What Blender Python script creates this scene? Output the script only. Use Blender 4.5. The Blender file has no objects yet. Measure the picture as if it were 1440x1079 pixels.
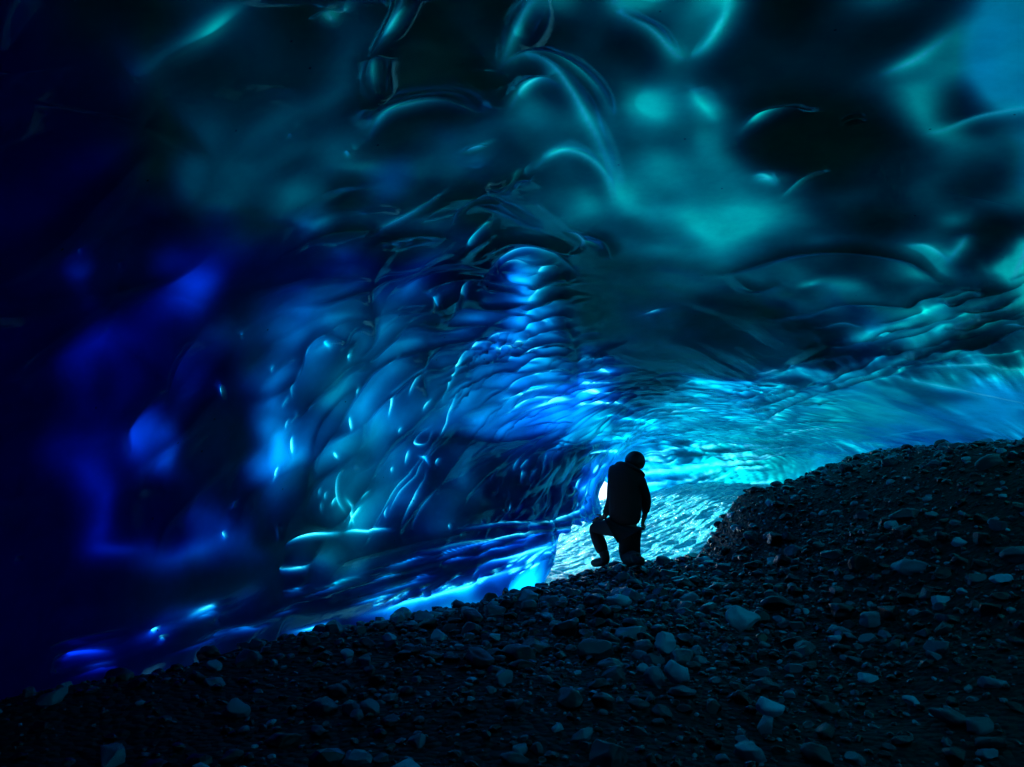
import bpy, bmesh, math, random
import numpy as np
from mathutils import Vector, Matrix, noise as mnoise
R = math.radians
rng = np.random.default_rng(7); random.seed(7)
C = bpy.context.scene.collection
S = bpy.context.scene

# ------------------------------------------------------------------ camera
PX_W, PX_H, F = 1440.0, 1079.0, 1067.0
PITCH = math.atan(100.0 / F)
CAMZ = 1.2
cam = bpy.data.cameras.new('camera'); co = bpy.data.objects.new('camera', cam); C.objects.link(co)
cam.sensor_width = 36.0; cam.lens = 36.0 * F / PX_W
cam.clip_start = 0.05; cam.clip_end = 2000
co.location = (0, 0, CAMZ); co.rotation_euler = (R(90) + PITCH, 0, 0)
S.camera = co
cp, sp = math.cos(PITCH), math.sin(PITCH)
def to_px(P):
    """survey view of points: pixel coordinates and depth"""
    x = P[..., 0]; y = P[..., 1]; z = P[..., 2] - CAMZ
    d = y * cp + z * sp; u = -y * sp + z * cp
    dd = np.where(d > 0.05, d, 0.05)
    return 720 + F * x / dd, 539.5 - F * u / dd, d
def ray(px, py):
    x = (px - 720) / F; u = (539.5 - py) / F
    return np.array([x, cp - u * sp, sp + u * cp])
def sm(a, b, x):
    t = np.clip((x - a) / (b - a), 0, 1); return t * t * (3 - 2 * t)
def lerp_tab(x, tab):
    t = np.array(tab, float); 
    xs, ys = t[:, 0], t[:, 1]
    # smooth cubic interpolation (Catmull-Rom tangents)
    m = np.gradient(ys, xs)
    i = np.clip(np.searchsorted(xs, x) - 1, 0, len(xs) - 2)
    h = xs[i + 1] - xs[i]; s = np.clip((x - xs[i]) / h, 0, 1)
    return ((2*s**3-3*s**2+1)*ys[i] + (s**3-2*s**2+s)*h*m[i] + (-2*s**3+3*s**2)*ys[i+1] + (s**3-s**2)*h*m[i+1])

# ------------------------------------------------------------------ numpy noise
def hash2(ix, iy, k):
    n = (ix.astype(np.int64) * 374761393 + iy.astype(np.int64) * 668265263 + k * 1442695041) & 0x7fffffff
    n = (n ^ (n >> 13)) * 1274126177 & 0x7fffffff
    n = (n ^ (n >> 16)) & 0x7fffffff
    return (n % 100003) / 100003.0
def vnoise(x, y, k=0):
    ix = np.floor(x); iy = np.floor(y); fx = x - ix; fy = y - iy
    fx = fx*fx*fx*(fx*(fx*6-15)+10); fy = fy*fy*fy*(fy*(fy*6-15)+10)
    a = hash2(ix, iy, k); b = hash2(ix+1, iy, k); c = hash2(ix, iy+1, k); d = hash2(ix+1, iy+1, k)
    return ((a*(1-fx)+b*fx)*(1-fy) + (c*(1-fx)+d*fx)*fy) * 2 - 1
def fbm(x, y, k=0, o=4):
    r = 0; a = 1; t = 0
    for i in range(o):
        r = r + a * vnoise(x, y, k + i * 17); t += a; a *= .5; x = x * 2.03 + 7.1; y = y * 2.01 + 3.7
    return r / t
def cells(x, y, k=0, jit=.85):
    ix = np.floor(x); iy = np.floor(y)
    f1 = np.full(x.shape, 9.0); f2 = np.full(x.shape, 9.0); idv = np.zeros(x.shape)
    for dx in (-1, 0, 1):
        for dy in (-1, 0, 1):
            cx = ix + dx; cy = iy + dy
            jx = cx + .5 + jit * (hash2(cx, cy, k) - .5); jy = cy + .5 + jit * (hash2(cx, cy, k + 5) - .5)
            d = np.sqrt((x - jx) ** 2 + (y - jy) ** 2)
            h = hash2(cx, cy, k + 9)
            near = d < f1
            f2 = np.where(near, f1, np.minimum(f2, d)); idv = np.where(near, h, idv); f1 = np.where(near, d, f1)
    return f1, f2, idv

# ------------------------------------------------------------------ node helpers
def mat(name):
    m = bpy.data.materials.new(name); m.use_nodes = True; m.node_tree.nodes.clear()
    return m, m.node_tree.nodes, m.node_tree.links
def nd(ns, t, **k):
    n = ns.new(t)
    for a, b in k.items():
        if a.startswith('i_'): n.inputs[int(a[2:]) if a[2:].isdigit() else a[2:]].default_value = b
        else: setattr(n, a, b)
    return n

# ================================================================== ICE SHELL OF THE CAVE
NS, NT = 1420, 980
# rows run along the tunnel, closer together where the photo sees less depth per pixel
s_lin = np.linspace(0, 1, NS)
y_rows = np.interp(s_lin, [0, .05, .10, .54, .88, 1.0], [-4.5, -1.5, 1.2, 6.5, 12.0, 18.5])
t_cols = np.interp(np.linspace(0, 1, NT), [0, .45, .85, 1], [0, .42, .80, 1])
Y, T = np.meshgrid(y_rows, t_cols, indexing='ij')
xL = lerp_tab(Y, [(-5, -2.6), (0, -3.4), (3, -3.1), (5, -2.6), (7, -1.75), (9, -.35), (10, .45), (11, 1.0), (13, 1.35), (16, 1.6), (19, 2)])
xR = lerp_tab(Y, [(-5, 4.5), (0, 5.5), (4, 6.6), (8, 8.2), (12, 8.6), (16, 8.0), (19, 7.0)])
zt = lerp_tab(Y, [(-5, 2.8), (0, 3.2), (3, 3.35), (5, 3.15), (7, 2.72), (9, 2.28), (11, 1.98), (13, 1.78), (16, 1.60), (19, 1.5)])
xc = lerp_tab(Y, [(-5, .3), (0, .3), (4, .6), (8, 1.6), (12, 2.6), (16, 3.4), (19, 3.6)])
z0L = -.8 + 1.0 * sm(9.3, 10.6, Y) + .08 * sm(11.5, 13, Y) + .85 * sm(13.2, 15, Y)
edge_n = .22 * fbm(Y * 1.7, T * 0 + 3, 201, 3) + .10 * vnoise(Y * 6, T * 0, 207)
z0L = z0L + edge_n * sm(9.4, 10.4, Y); xL = xL + .25 * fbm(Y * 1.1, T * 6, 211, 3) * sm(8.8, 10, Y)
c = np.cos(np.pi * T); s_ = np.sin(np.pi * T)
z0 = z0L * (1 - sm(.05, .4, T)) + (-.8) * sm(.05, .4, T)
px_ = np.where(c > 0, .80, .95)
X = xc - np.sign(c) * np.abs(c) ** px_ * np.where(c > 0, xc - xL, xR - xc)
Z = z0 + (zt - z0) * np.abs(s_) ** .78
# back of the cave behind the photographer closes like a dome
k = np.sqrt(np.clip((Y + 4.6) / 2.2, 0, 1) * (2 - np.clip((Y + 4.6) / 2.2, 0, 1)))
X = .3 + (X - .3) * k; Z = -.8 + (Z + .8) * k
k = np.sqrt(np.clip((18.6 - Y) / 1.6, 0, 1) * (2 - np.clip((18.6 - Y) / 1.6, 0, 1)))
X = 3.4 + (X - 3.4) * k; Z = -.8 + (Z + .8) * k
P0 = np.stack([X, Y, Z], -1)
def normals(P):
    du = np.gradient(P, axis=0); dv = np.gradient(P, axis=1)
    n = np.cross(du, dv); n /= np.linalg.norm(n, axis=-1, keepdims=True) + 1e-9
    return n
N0 = normals(P0)
# outward = away from the tunnel axis
ax = np.stack([xc, Y, np.full_like(Y, .6)], -1)
if np.mean(np.sum(N0 * (P0 - ax), -1)) < 0: N0 = -N0

# surface finder: survey pixel -> index on the shell
sub = 4
PXs, PYs, Ds = to_px(P0[::sub, ::sub])
Ds = np.where(Ds < .3, np.nan, Ds)
def find(px, py):
    d = (PXs - px) ** 2 + (PYs - py) ** 2
    d = np.where(np.isnan(Ds), 1e12, d + 4 * Ds)
    i, j = np.unravel_index(np.argmin(d), d.shape)
    return i * sub, j * sub
def pt(px, py):
    i, j = find(px, py); p = P0[i, j]
    # slide along the sight line at this depth
    dr = ray(px, py); o = np.array([0, 0, CAMZ]); n = N0[i, j]
    den = dr @ n
    if abs(den) > .08:
        t = ((p - o) @ n) / den; q = o + dr * t
        if np.linalg.norm(q - p) < .4: return q, i, j
    return p, i, j

# --- thickness of the ice above the cave: shaped to give these levels of blue glow, grid every 60 px
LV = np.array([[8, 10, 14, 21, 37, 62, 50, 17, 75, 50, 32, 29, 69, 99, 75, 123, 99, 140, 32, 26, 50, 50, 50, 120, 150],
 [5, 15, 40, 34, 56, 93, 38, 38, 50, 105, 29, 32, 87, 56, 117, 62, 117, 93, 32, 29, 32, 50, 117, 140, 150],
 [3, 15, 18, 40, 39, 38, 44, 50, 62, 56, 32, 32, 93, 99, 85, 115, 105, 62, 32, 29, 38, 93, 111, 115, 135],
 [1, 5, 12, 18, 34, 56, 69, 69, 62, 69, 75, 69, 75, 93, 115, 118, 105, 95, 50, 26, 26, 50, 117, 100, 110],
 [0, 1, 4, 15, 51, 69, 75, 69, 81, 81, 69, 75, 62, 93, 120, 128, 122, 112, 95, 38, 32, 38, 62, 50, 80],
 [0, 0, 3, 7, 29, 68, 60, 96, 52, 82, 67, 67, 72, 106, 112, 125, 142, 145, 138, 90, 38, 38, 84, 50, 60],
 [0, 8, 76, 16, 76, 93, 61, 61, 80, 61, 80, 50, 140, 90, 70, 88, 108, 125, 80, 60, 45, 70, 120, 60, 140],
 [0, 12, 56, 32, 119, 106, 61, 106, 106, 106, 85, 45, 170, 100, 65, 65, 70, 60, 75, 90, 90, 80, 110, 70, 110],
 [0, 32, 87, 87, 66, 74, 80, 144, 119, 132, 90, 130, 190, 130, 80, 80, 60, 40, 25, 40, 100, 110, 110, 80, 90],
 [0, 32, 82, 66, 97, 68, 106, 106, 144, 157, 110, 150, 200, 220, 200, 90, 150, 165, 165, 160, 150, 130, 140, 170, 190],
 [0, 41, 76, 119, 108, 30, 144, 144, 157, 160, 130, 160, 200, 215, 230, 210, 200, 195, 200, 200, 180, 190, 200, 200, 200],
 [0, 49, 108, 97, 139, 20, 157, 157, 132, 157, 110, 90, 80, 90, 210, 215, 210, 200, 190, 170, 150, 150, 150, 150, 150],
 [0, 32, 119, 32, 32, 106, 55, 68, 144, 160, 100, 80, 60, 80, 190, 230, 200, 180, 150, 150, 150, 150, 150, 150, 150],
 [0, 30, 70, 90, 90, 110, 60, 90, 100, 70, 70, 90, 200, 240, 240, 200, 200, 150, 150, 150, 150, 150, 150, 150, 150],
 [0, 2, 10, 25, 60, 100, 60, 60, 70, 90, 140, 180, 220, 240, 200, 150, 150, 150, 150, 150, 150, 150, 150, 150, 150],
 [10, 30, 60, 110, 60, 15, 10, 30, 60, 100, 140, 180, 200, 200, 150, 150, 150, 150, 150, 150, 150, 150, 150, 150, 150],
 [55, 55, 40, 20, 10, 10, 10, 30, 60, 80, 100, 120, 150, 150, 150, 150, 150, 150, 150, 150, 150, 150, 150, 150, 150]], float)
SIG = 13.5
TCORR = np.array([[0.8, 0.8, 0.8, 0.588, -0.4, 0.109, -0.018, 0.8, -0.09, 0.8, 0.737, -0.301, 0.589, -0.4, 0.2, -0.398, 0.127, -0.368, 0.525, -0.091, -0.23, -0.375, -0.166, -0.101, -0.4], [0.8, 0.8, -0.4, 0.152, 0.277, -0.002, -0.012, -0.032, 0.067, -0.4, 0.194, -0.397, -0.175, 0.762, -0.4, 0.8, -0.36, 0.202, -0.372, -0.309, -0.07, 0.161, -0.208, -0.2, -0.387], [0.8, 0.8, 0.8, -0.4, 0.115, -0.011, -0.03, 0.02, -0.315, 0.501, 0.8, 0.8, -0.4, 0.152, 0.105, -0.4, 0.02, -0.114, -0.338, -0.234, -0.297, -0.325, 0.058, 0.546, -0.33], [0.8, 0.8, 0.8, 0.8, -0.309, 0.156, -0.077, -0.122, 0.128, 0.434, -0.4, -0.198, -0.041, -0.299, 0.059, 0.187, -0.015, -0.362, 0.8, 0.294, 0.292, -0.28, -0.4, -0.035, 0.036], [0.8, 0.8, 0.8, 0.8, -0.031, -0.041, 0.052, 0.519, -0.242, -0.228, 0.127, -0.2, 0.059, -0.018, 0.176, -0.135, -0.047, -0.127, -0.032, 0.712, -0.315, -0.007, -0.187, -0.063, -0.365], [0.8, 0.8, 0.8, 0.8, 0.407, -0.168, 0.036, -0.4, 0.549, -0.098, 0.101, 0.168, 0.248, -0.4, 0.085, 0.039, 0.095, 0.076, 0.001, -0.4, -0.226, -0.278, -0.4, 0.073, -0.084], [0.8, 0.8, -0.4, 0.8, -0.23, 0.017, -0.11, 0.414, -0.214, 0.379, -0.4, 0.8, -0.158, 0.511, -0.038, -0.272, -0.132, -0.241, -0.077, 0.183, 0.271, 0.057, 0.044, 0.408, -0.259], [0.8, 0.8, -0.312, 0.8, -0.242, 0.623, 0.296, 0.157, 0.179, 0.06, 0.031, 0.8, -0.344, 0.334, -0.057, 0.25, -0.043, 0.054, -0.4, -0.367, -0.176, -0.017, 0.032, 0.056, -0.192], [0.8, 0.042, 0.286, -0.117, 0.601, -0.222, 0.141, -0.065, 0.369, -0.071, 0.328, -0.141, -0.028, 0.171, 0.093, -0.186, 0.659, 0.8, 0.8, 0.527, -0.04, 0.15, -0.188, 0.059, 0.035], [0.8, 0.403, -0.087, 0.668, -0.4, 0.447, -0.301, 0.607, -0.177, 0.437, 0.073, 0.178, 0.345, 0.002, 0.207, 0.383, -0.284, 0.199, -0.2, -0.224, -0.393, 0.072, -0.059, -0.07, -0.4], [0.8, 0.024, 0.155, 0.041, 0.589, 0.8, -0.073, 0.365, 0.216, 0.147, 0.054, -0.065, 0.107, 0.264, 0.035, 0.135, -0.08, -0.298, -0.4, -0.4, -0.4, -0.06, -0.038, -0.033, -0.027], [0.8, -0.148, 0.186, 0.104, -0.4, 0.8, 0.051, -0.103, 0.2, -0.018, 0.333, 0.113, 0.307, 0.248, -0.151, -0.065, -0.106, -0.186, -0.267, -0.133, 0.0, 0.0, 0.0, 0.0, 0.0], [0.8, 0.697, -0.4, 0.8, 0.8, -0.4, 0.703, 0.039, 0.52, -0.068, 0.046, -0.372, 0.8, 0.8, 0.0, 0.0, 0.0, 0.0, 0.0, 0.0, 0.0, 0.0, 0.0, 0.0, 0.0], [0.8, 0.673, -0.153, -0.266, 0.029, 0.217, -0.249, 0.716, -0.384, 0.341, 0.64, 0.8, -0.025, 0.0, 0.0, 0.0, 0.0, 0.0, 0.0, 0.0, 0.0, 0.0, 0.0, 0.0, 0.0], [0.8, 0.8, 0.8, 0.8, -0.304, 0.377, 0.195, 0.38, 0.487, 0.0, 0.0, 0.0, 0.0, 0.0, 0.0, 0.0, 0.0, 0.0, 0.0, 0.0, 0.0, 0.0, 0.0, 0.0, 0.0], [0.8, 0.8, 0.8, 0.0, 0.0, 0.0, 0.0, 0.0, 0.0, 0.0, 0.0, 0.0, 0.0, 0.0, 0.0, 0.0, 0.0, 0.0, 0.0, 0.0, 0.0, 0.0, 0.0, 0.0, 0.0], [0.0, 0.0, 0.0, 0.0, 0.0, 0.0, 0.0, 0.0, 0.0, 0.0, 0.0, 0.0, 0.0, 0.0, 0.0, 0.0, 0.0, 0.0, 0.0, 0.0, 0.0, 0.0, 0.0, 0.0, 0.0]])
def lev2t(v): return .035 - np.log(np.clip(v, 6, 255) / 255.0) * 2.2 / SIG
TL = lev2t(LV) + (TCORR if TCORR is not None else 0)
PX, PY, D = to_px(P0)
gx = PX / 60.0; gy = PY / 60.0
LA = np.cumsum(np.concatenate([[0], np.diff(y_rows)]))[:, None] * np.ones((1, NT))
LB = np.concatenate([np.zeros((NS, 1)), np.cumsum(np.linalg.norm(np.diff(P0, axis=1), axis=-1), 1)], 1)
gx = gx + .55 * fbm(LA * 2.2, LB * 2.2, 301, 2); gy = gy + .55 * fbm(LA * 2.2 + 31, LB * 2.2, 305, 2)
def bil(G, gx, gy):
    """smooth (cubic B-spline) reading of a coarse grid"""
    G = np.pad(G, 2, mode='edge'); gx = np.clip(gx, -.9, G.shape[1] - 4.1) + 2; gy = np.clip(gy, -.9, G.shape[0] - 4.1) + 2
    ix = gx.astype(int); iy = gy.astype(int); fx = gx - ix; fy = gy - iy
    w = lambda f: ((1-f)**3/6, (3*f**3-6*f**2+4)/6, (-3*f**3+3*f**2+3*f+1)/6, f**3/6)
    wx_, wy_ = w(fx), w(fy); o = 0
    for a in range(4):
        for b in range(4): o = o + wy_[a] * wx_[b] * G[iy + a - 1, ix + b - 1]
    return o
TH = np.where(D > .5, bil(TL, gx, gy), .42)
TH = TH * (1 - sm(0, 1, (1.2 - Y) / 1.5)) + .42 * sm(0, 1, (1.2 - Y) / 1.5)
# tint of the ice itself: 1 = teal, clear lake-like ice of the roof, 0 = deep blue ice
TT = np.array([[0.0, 0.42, 0.84, 0.72, 1.25, 1.25, 1.25, 1.25, 1.25, 1.25, 1.25, 1.25, 1.25, 1.25, 1.25, 1.25, 1.25, 1.25, 1.25, 1.25, 1.25, 1.25, 1.25, 0.73, 0.85], [-0.0, 0.25, 0.11, 0.92, 1.25, 1.25, 1.25, 1.25, 1.25, 1.25, 1.25, 1.25, 1.25, 1.25, 1.25, 1.25, 1.25, 1.25, 1.25, 1.25, 1.25, 1.25, 1.25, 0.64, 0.84], [-0.0, -0.0, 0.25, 0.13, 1.25, 1.25, 1.25, 1.25, 1.25, 1.25, 1.25, 1.25, 1.25, 1.25, 1.25, 1.25, 1.25, 1.25, 1.25, 1.25, 1.25, 1.25, 1.25, 0.71, 0.74], [-0.0, -0.0, -0.0, 0.35, 1.25, 1.25, 1.25, 1.25, 1.25, 1.25, 1.25, 1.25, 1.25, 1.25, 1.25, 1.25, 1.25, 1.25, 1.25, 1.25, 1.25, 1.25, 1.25, 1.25, 0.91], [-0.0, -0.0, -0.0, -0.0, 1.25, 1.25, 1.25, 1.25, 1.25, -0.0, 1.25, 1.25, 1.25, 1.25, 1.25, 1.25, 1.25, 1.25, 1.25, 1.25, 1.25, 1.25, 1.25, 1.25, 0.56], [-0.0, 0.0, -0.0, 0.15, 0.2, -0.0, 1.11, 1.15, 1.25, 1.25, 1.25, 1.25, 1.25, 1.25, 1.25, 1.25, 1.25, 1.25, 1.25, 1.25, 1.25, 1.25, 1.25, 1.25, 1.25], [-0.0, 0.3, 0.87, 0.53, -0.0, -0.0, -0.0, -0.0, -0.0, -0.0, -0.0, -0.0, -0.0, 1.19, 1.25, 1.25, 1.25, 1.25, 1.25, 1.25, 1.25, 1.25, 1.11, 1.25, 1.25], [-0.0, -0.0, 0.01, -0.0, -0.0, 0.35, 0.54, 0.49, 0.81, 0.76, 0.67, 0.84, 0.39, 0.74, 1.17, 0.64, 0.63, 0.72, 1.11, 0.54, 1.25, 1.25, 0.67, 1.25, 1.25], [-0.0, -0.0, -0.0, -0.0, -0.0, 0.63, 0.79, 0.44, 0.91, 0.73, 0.74, 0.37, 0.29, 1.03, 1.04, 0.6, 0.38, 0.73, 0.71, 0.98, 0.45, 0.74, 0.92, 1.25, 1.25], [-0.0, -0.0, -0.0, -0.0, -0.0, -0.0, 0.5, 0.83, 1.12, 0.5, 0.8, 0.72, 0.61, 0.01, -0.0, 0.67, 0.93, 0.35, 0.81, 0.67, 0.84, 0.96, 0.9, 0.51, 0.48], [-0.0, -0.0, -0.0, -0.0, 0.26, 0.88, 0.82, 0.69, 0.53, 0.53, 0.76, 0.33, 0.41, 0.26, 1.25, 0.61, 0.78, 0.83, 0.74, 0.88, 1.12, 0.64, 0.62, 0.68, 0.74], [-0.0, -0.0, -0.0, 0.13, 0.25, 1.05, 0.34, 0.42, 1.07, 0.82, 0.33, 0.83, 0.66, 0.69, -0.0, 0.54, 0.73, 0.9, 1.07, 0.8, 0.53, 0.52, 0.5, 0.5, 0.5], [-0.0, -0.0, -0.0, -0.0, 0.0, 0.06, 1.25, 1.25, 1.02, 0.77, 0.51, 1.06, -0.0, -0.0, 0.45, 0.57, 0.7, 0.7, 0.7, 0.65, 0.6, 0.55, 0.5, 0.5, 0.5], [-0.0, -0.0, -0.0, -0.0, -0.0, 1.25, 1.25, 0.48, 1.25, 0.53, 0.18, 0.06, -0.0, 0.56, 0.48, 0.59, 0.7, 0.67, 0.63, 0.58, 0.53, 0.52, 0.5, 0.5, 0.5], [-0.0, -0.0, -0.0, 1.25, 1.25, 0.69, 0.2, 0.82, -0.0, 0.45, 0.5, 0.58, 0.65, 0.57, 0.5, 0.6, 0.7, 0.65, 0.6, 0.55, 0.5, 0.5, 0.5, 0.5, 0.5], [-0.0, -0.0, -0.0, 0.05, 0.1, 0.28, 0.46, 0.43, 0.4, 0.45, 0.5, 0.58, 0.65, 0.57, 0.5, 0.6, 0.7, 0.65, 0.6, 0.55, 0.5, 0.5, 0.5, 0.5, 0.5], [-0.0, -0.0, 0.0, 0.05, 0.1, 0.28, 0.46, 0.43, 0.4, 0.45, 0.5, 0.58, 0.65, 0.57, 0.5, 0.6, 0.7, 0.65, 0.6, 0.55, 0.5, 0.5, 0.5, 0.5, 0.5]], float)
TT[9:, :8] = np.minimum(TT[9:, :8], .6); TT[11:, :4] = np.minimum(TT[11:, :4], .3); TT[4:, :3] = np.minimum(TT[4:, :3], .12)
TINT = np.where(D > .5, bil(TT, gx, gy), .3)

LINE = np.zeros_like(TH); GLINT = np.zeros_like(TH); LTG = np.zeros_like(TH)
DISP = np.zeros_like(TH)       # + = towards the cave (thicker ice), - = hollow
def window(i, j, rad):
    """index window on the shell that holds everything within rad metres of vertex i,j"""
    a = max(1e-3, np.linalg.norm(P0[min(i+1, NS-1), j] - P0[max(i-1, 0), j]) / 2)
    b = max(1e-3, np.linalg.norm(P0[i, min(j+1, NT-1)] - P0[i, max(j-1, 0)]) / 2)
    ni, nj = int(rad / a * 1.5) + 3, int(rad / b * 1.5) + 3
    return max(0, i-ni), min(NS, i+ni+1), max(0, j-nj), min(NT, j+nj+1)
def blob(px, py, rx, ry, ang, dT, field=None, p=1.0):
    """soft hollow (dT<0) or swelling of the ice, an ellipse lying on the shell"""
    field = TH if field is None else field
    c0, i, j = pt(px, py); ca, sa = math.cos(R(ang)), math.sin(R(ang))
    a = pt(px + rx * ca, py - rx * sa)[0] - c0; b = pt(px - ry * sa, py - ry * ca)[0] - c0
    b = b - a * (a @ b) / (a @ a)
    la, lb = max(np.linalg.norm(a), .03), max(np.linalg.norm(b), .03)
    a = a / np.linalg.norm(a); b = b / (np.linalg.norm(b) + 1e-9)
    i0, i1, j0, j1 = window(i, j, 2.2 * max(la, lb))
    q = P0[i0:i1, j0:j1] - c0
    n = np.cross(a, b)
    r2 = ((q @ a) / la) ** 2 + ((q @ b) / lb) ** 2 + ((q @ n) / max(la, lb)) ** 2 * .5
    field[i0:i1, j0:j1] += dT * np.exp(-r2 ** p)
def stroke(pts, h, wa, wb=None, jitter=0, fade=True):
    """crease / rim along a line on the shell; wa, wb = width in px on either side (left/right of travel); h>0 hollow groove"""
    wb = wb or wa
    if max(wa, wb) <= 6: wa, wb = wa * .62, wb * .62
    # subdivide line smoothly
    q = np.array(pts, float)
    t = np.arange(len(q)); tt = np.linspace(0, len(q) - 1, max(4, (len(q) - 1) * 6 + 1))
    m = np.gradient(q, axis=0) if len(q) > 2 else np.repeat(q[1:2] - q[0:1], 2, 0)
    ii = np.clip(tt.astype(int), 0, len(q) - 2); s = (tt - ii)[:, None]
    q = (2*s**3-3*s**2+1)*q[ii] + (s**3-2*s**2+s)*m[ii] + (-2*s**3+3*s**2)*q[ii+1] + (s**3-s**2)*m[ii+1]
    if jitter: q = q + rng.normal(0, jitter, q.shape)
    W = [pt(*p) for p in q]
    best = {}
    I0 = NS; I1 = 0; J0 = NT; J1 = 0
    for (p, i, j) in W:
        rad = 4 * max(wa, wb) / F * np.linalg.norm(p)
        a0, a1, b0, b1 = window(i, j, rad); I0 = min(I0, a0); I1 = max(I1, a1); J0 = min(J0, b0); J1 = max(J1, b1)
    Q = P0[I0:I1, J0:J1]; NN = N0[I0:I1, J0:J1]
    bd = np.full(Q.shape[:2], 1e9); bs = np.zeros(Q.shape[:2]); bt = np.zeros(Q.shape[:2]); bw = np.ones(Q.shape[:2])
    n = len(W) - 1
    for k in range(n):
        a, b = W[k][0], W[k + 1][0]; ab = b - a; L = ab @ ab + 1e-9
        if L > 1.5: continue
        u = np.clip(((Q - a) @ ab) / L, 0, 1)
        v = Q - a - u[..., None] * ab
        dd = np.sqrt(np.sum(v * v, -1))
        # side: seen from inside the cave
        sd = np.sum(np.cross(np.broadcast_to(ab, v.shape), v) * -NN, -1)
        near = dd < bd
        bd = np.where(near, dd, bd); bs = np.where(near, sd, bs); bt = np.where(near, (k + u) / n, bt)
        bw = np.where(near, np.linalg.norm(a) / F, bw)
    w = np.where(bs > 0, wa, wb) * bw
    f = np.sin(np.pi * np.clip(bt, .02, .98)) ** .5 if fade else 1
    wt = f * np.exp(-(bd / w) ** 1.3)
    if h > 0:
        tl = .6 * lev2t(60 + 1500 * h)
        cur = LINE[I0:I1, J0:J1]
        if max(wa, wb) <= 6 and h >= .06: GLINT[I0:I1, J0:J1] = np.maximum(GLINT[I0:I1, J0:J1], np.where(wt > .35, wt, 0))  # narrow bright grooves: highlight painted into the ice colour
        LINE[I0:I1, J0:J1] = np.where(wt > cur, wt, cur)
        LTG[I0:I1, J0:J1] = np.where(wt > cur, tl, LTG[I0:I1, J0:J1])
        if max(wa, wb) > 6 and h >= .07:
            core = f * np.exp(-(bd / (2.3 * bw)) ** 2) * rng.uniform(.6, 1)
            GLINT[I0:I1, J0:J1] = np.maximum(GLINT[I0:I1, J0:J1], core * .6); LTG[I0:I1, J0:J1] = np.where(core > .25, .02, LTG[I0:I1, J0:J1])  # thin painted highlight along the core of wide rims
    else:
        DISP[I0:I1, J0:J1] -= 1.7 * h * wt

def amt(d): return d * 2.2 / SIG      # change of thickness for a change of log display level
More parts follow.
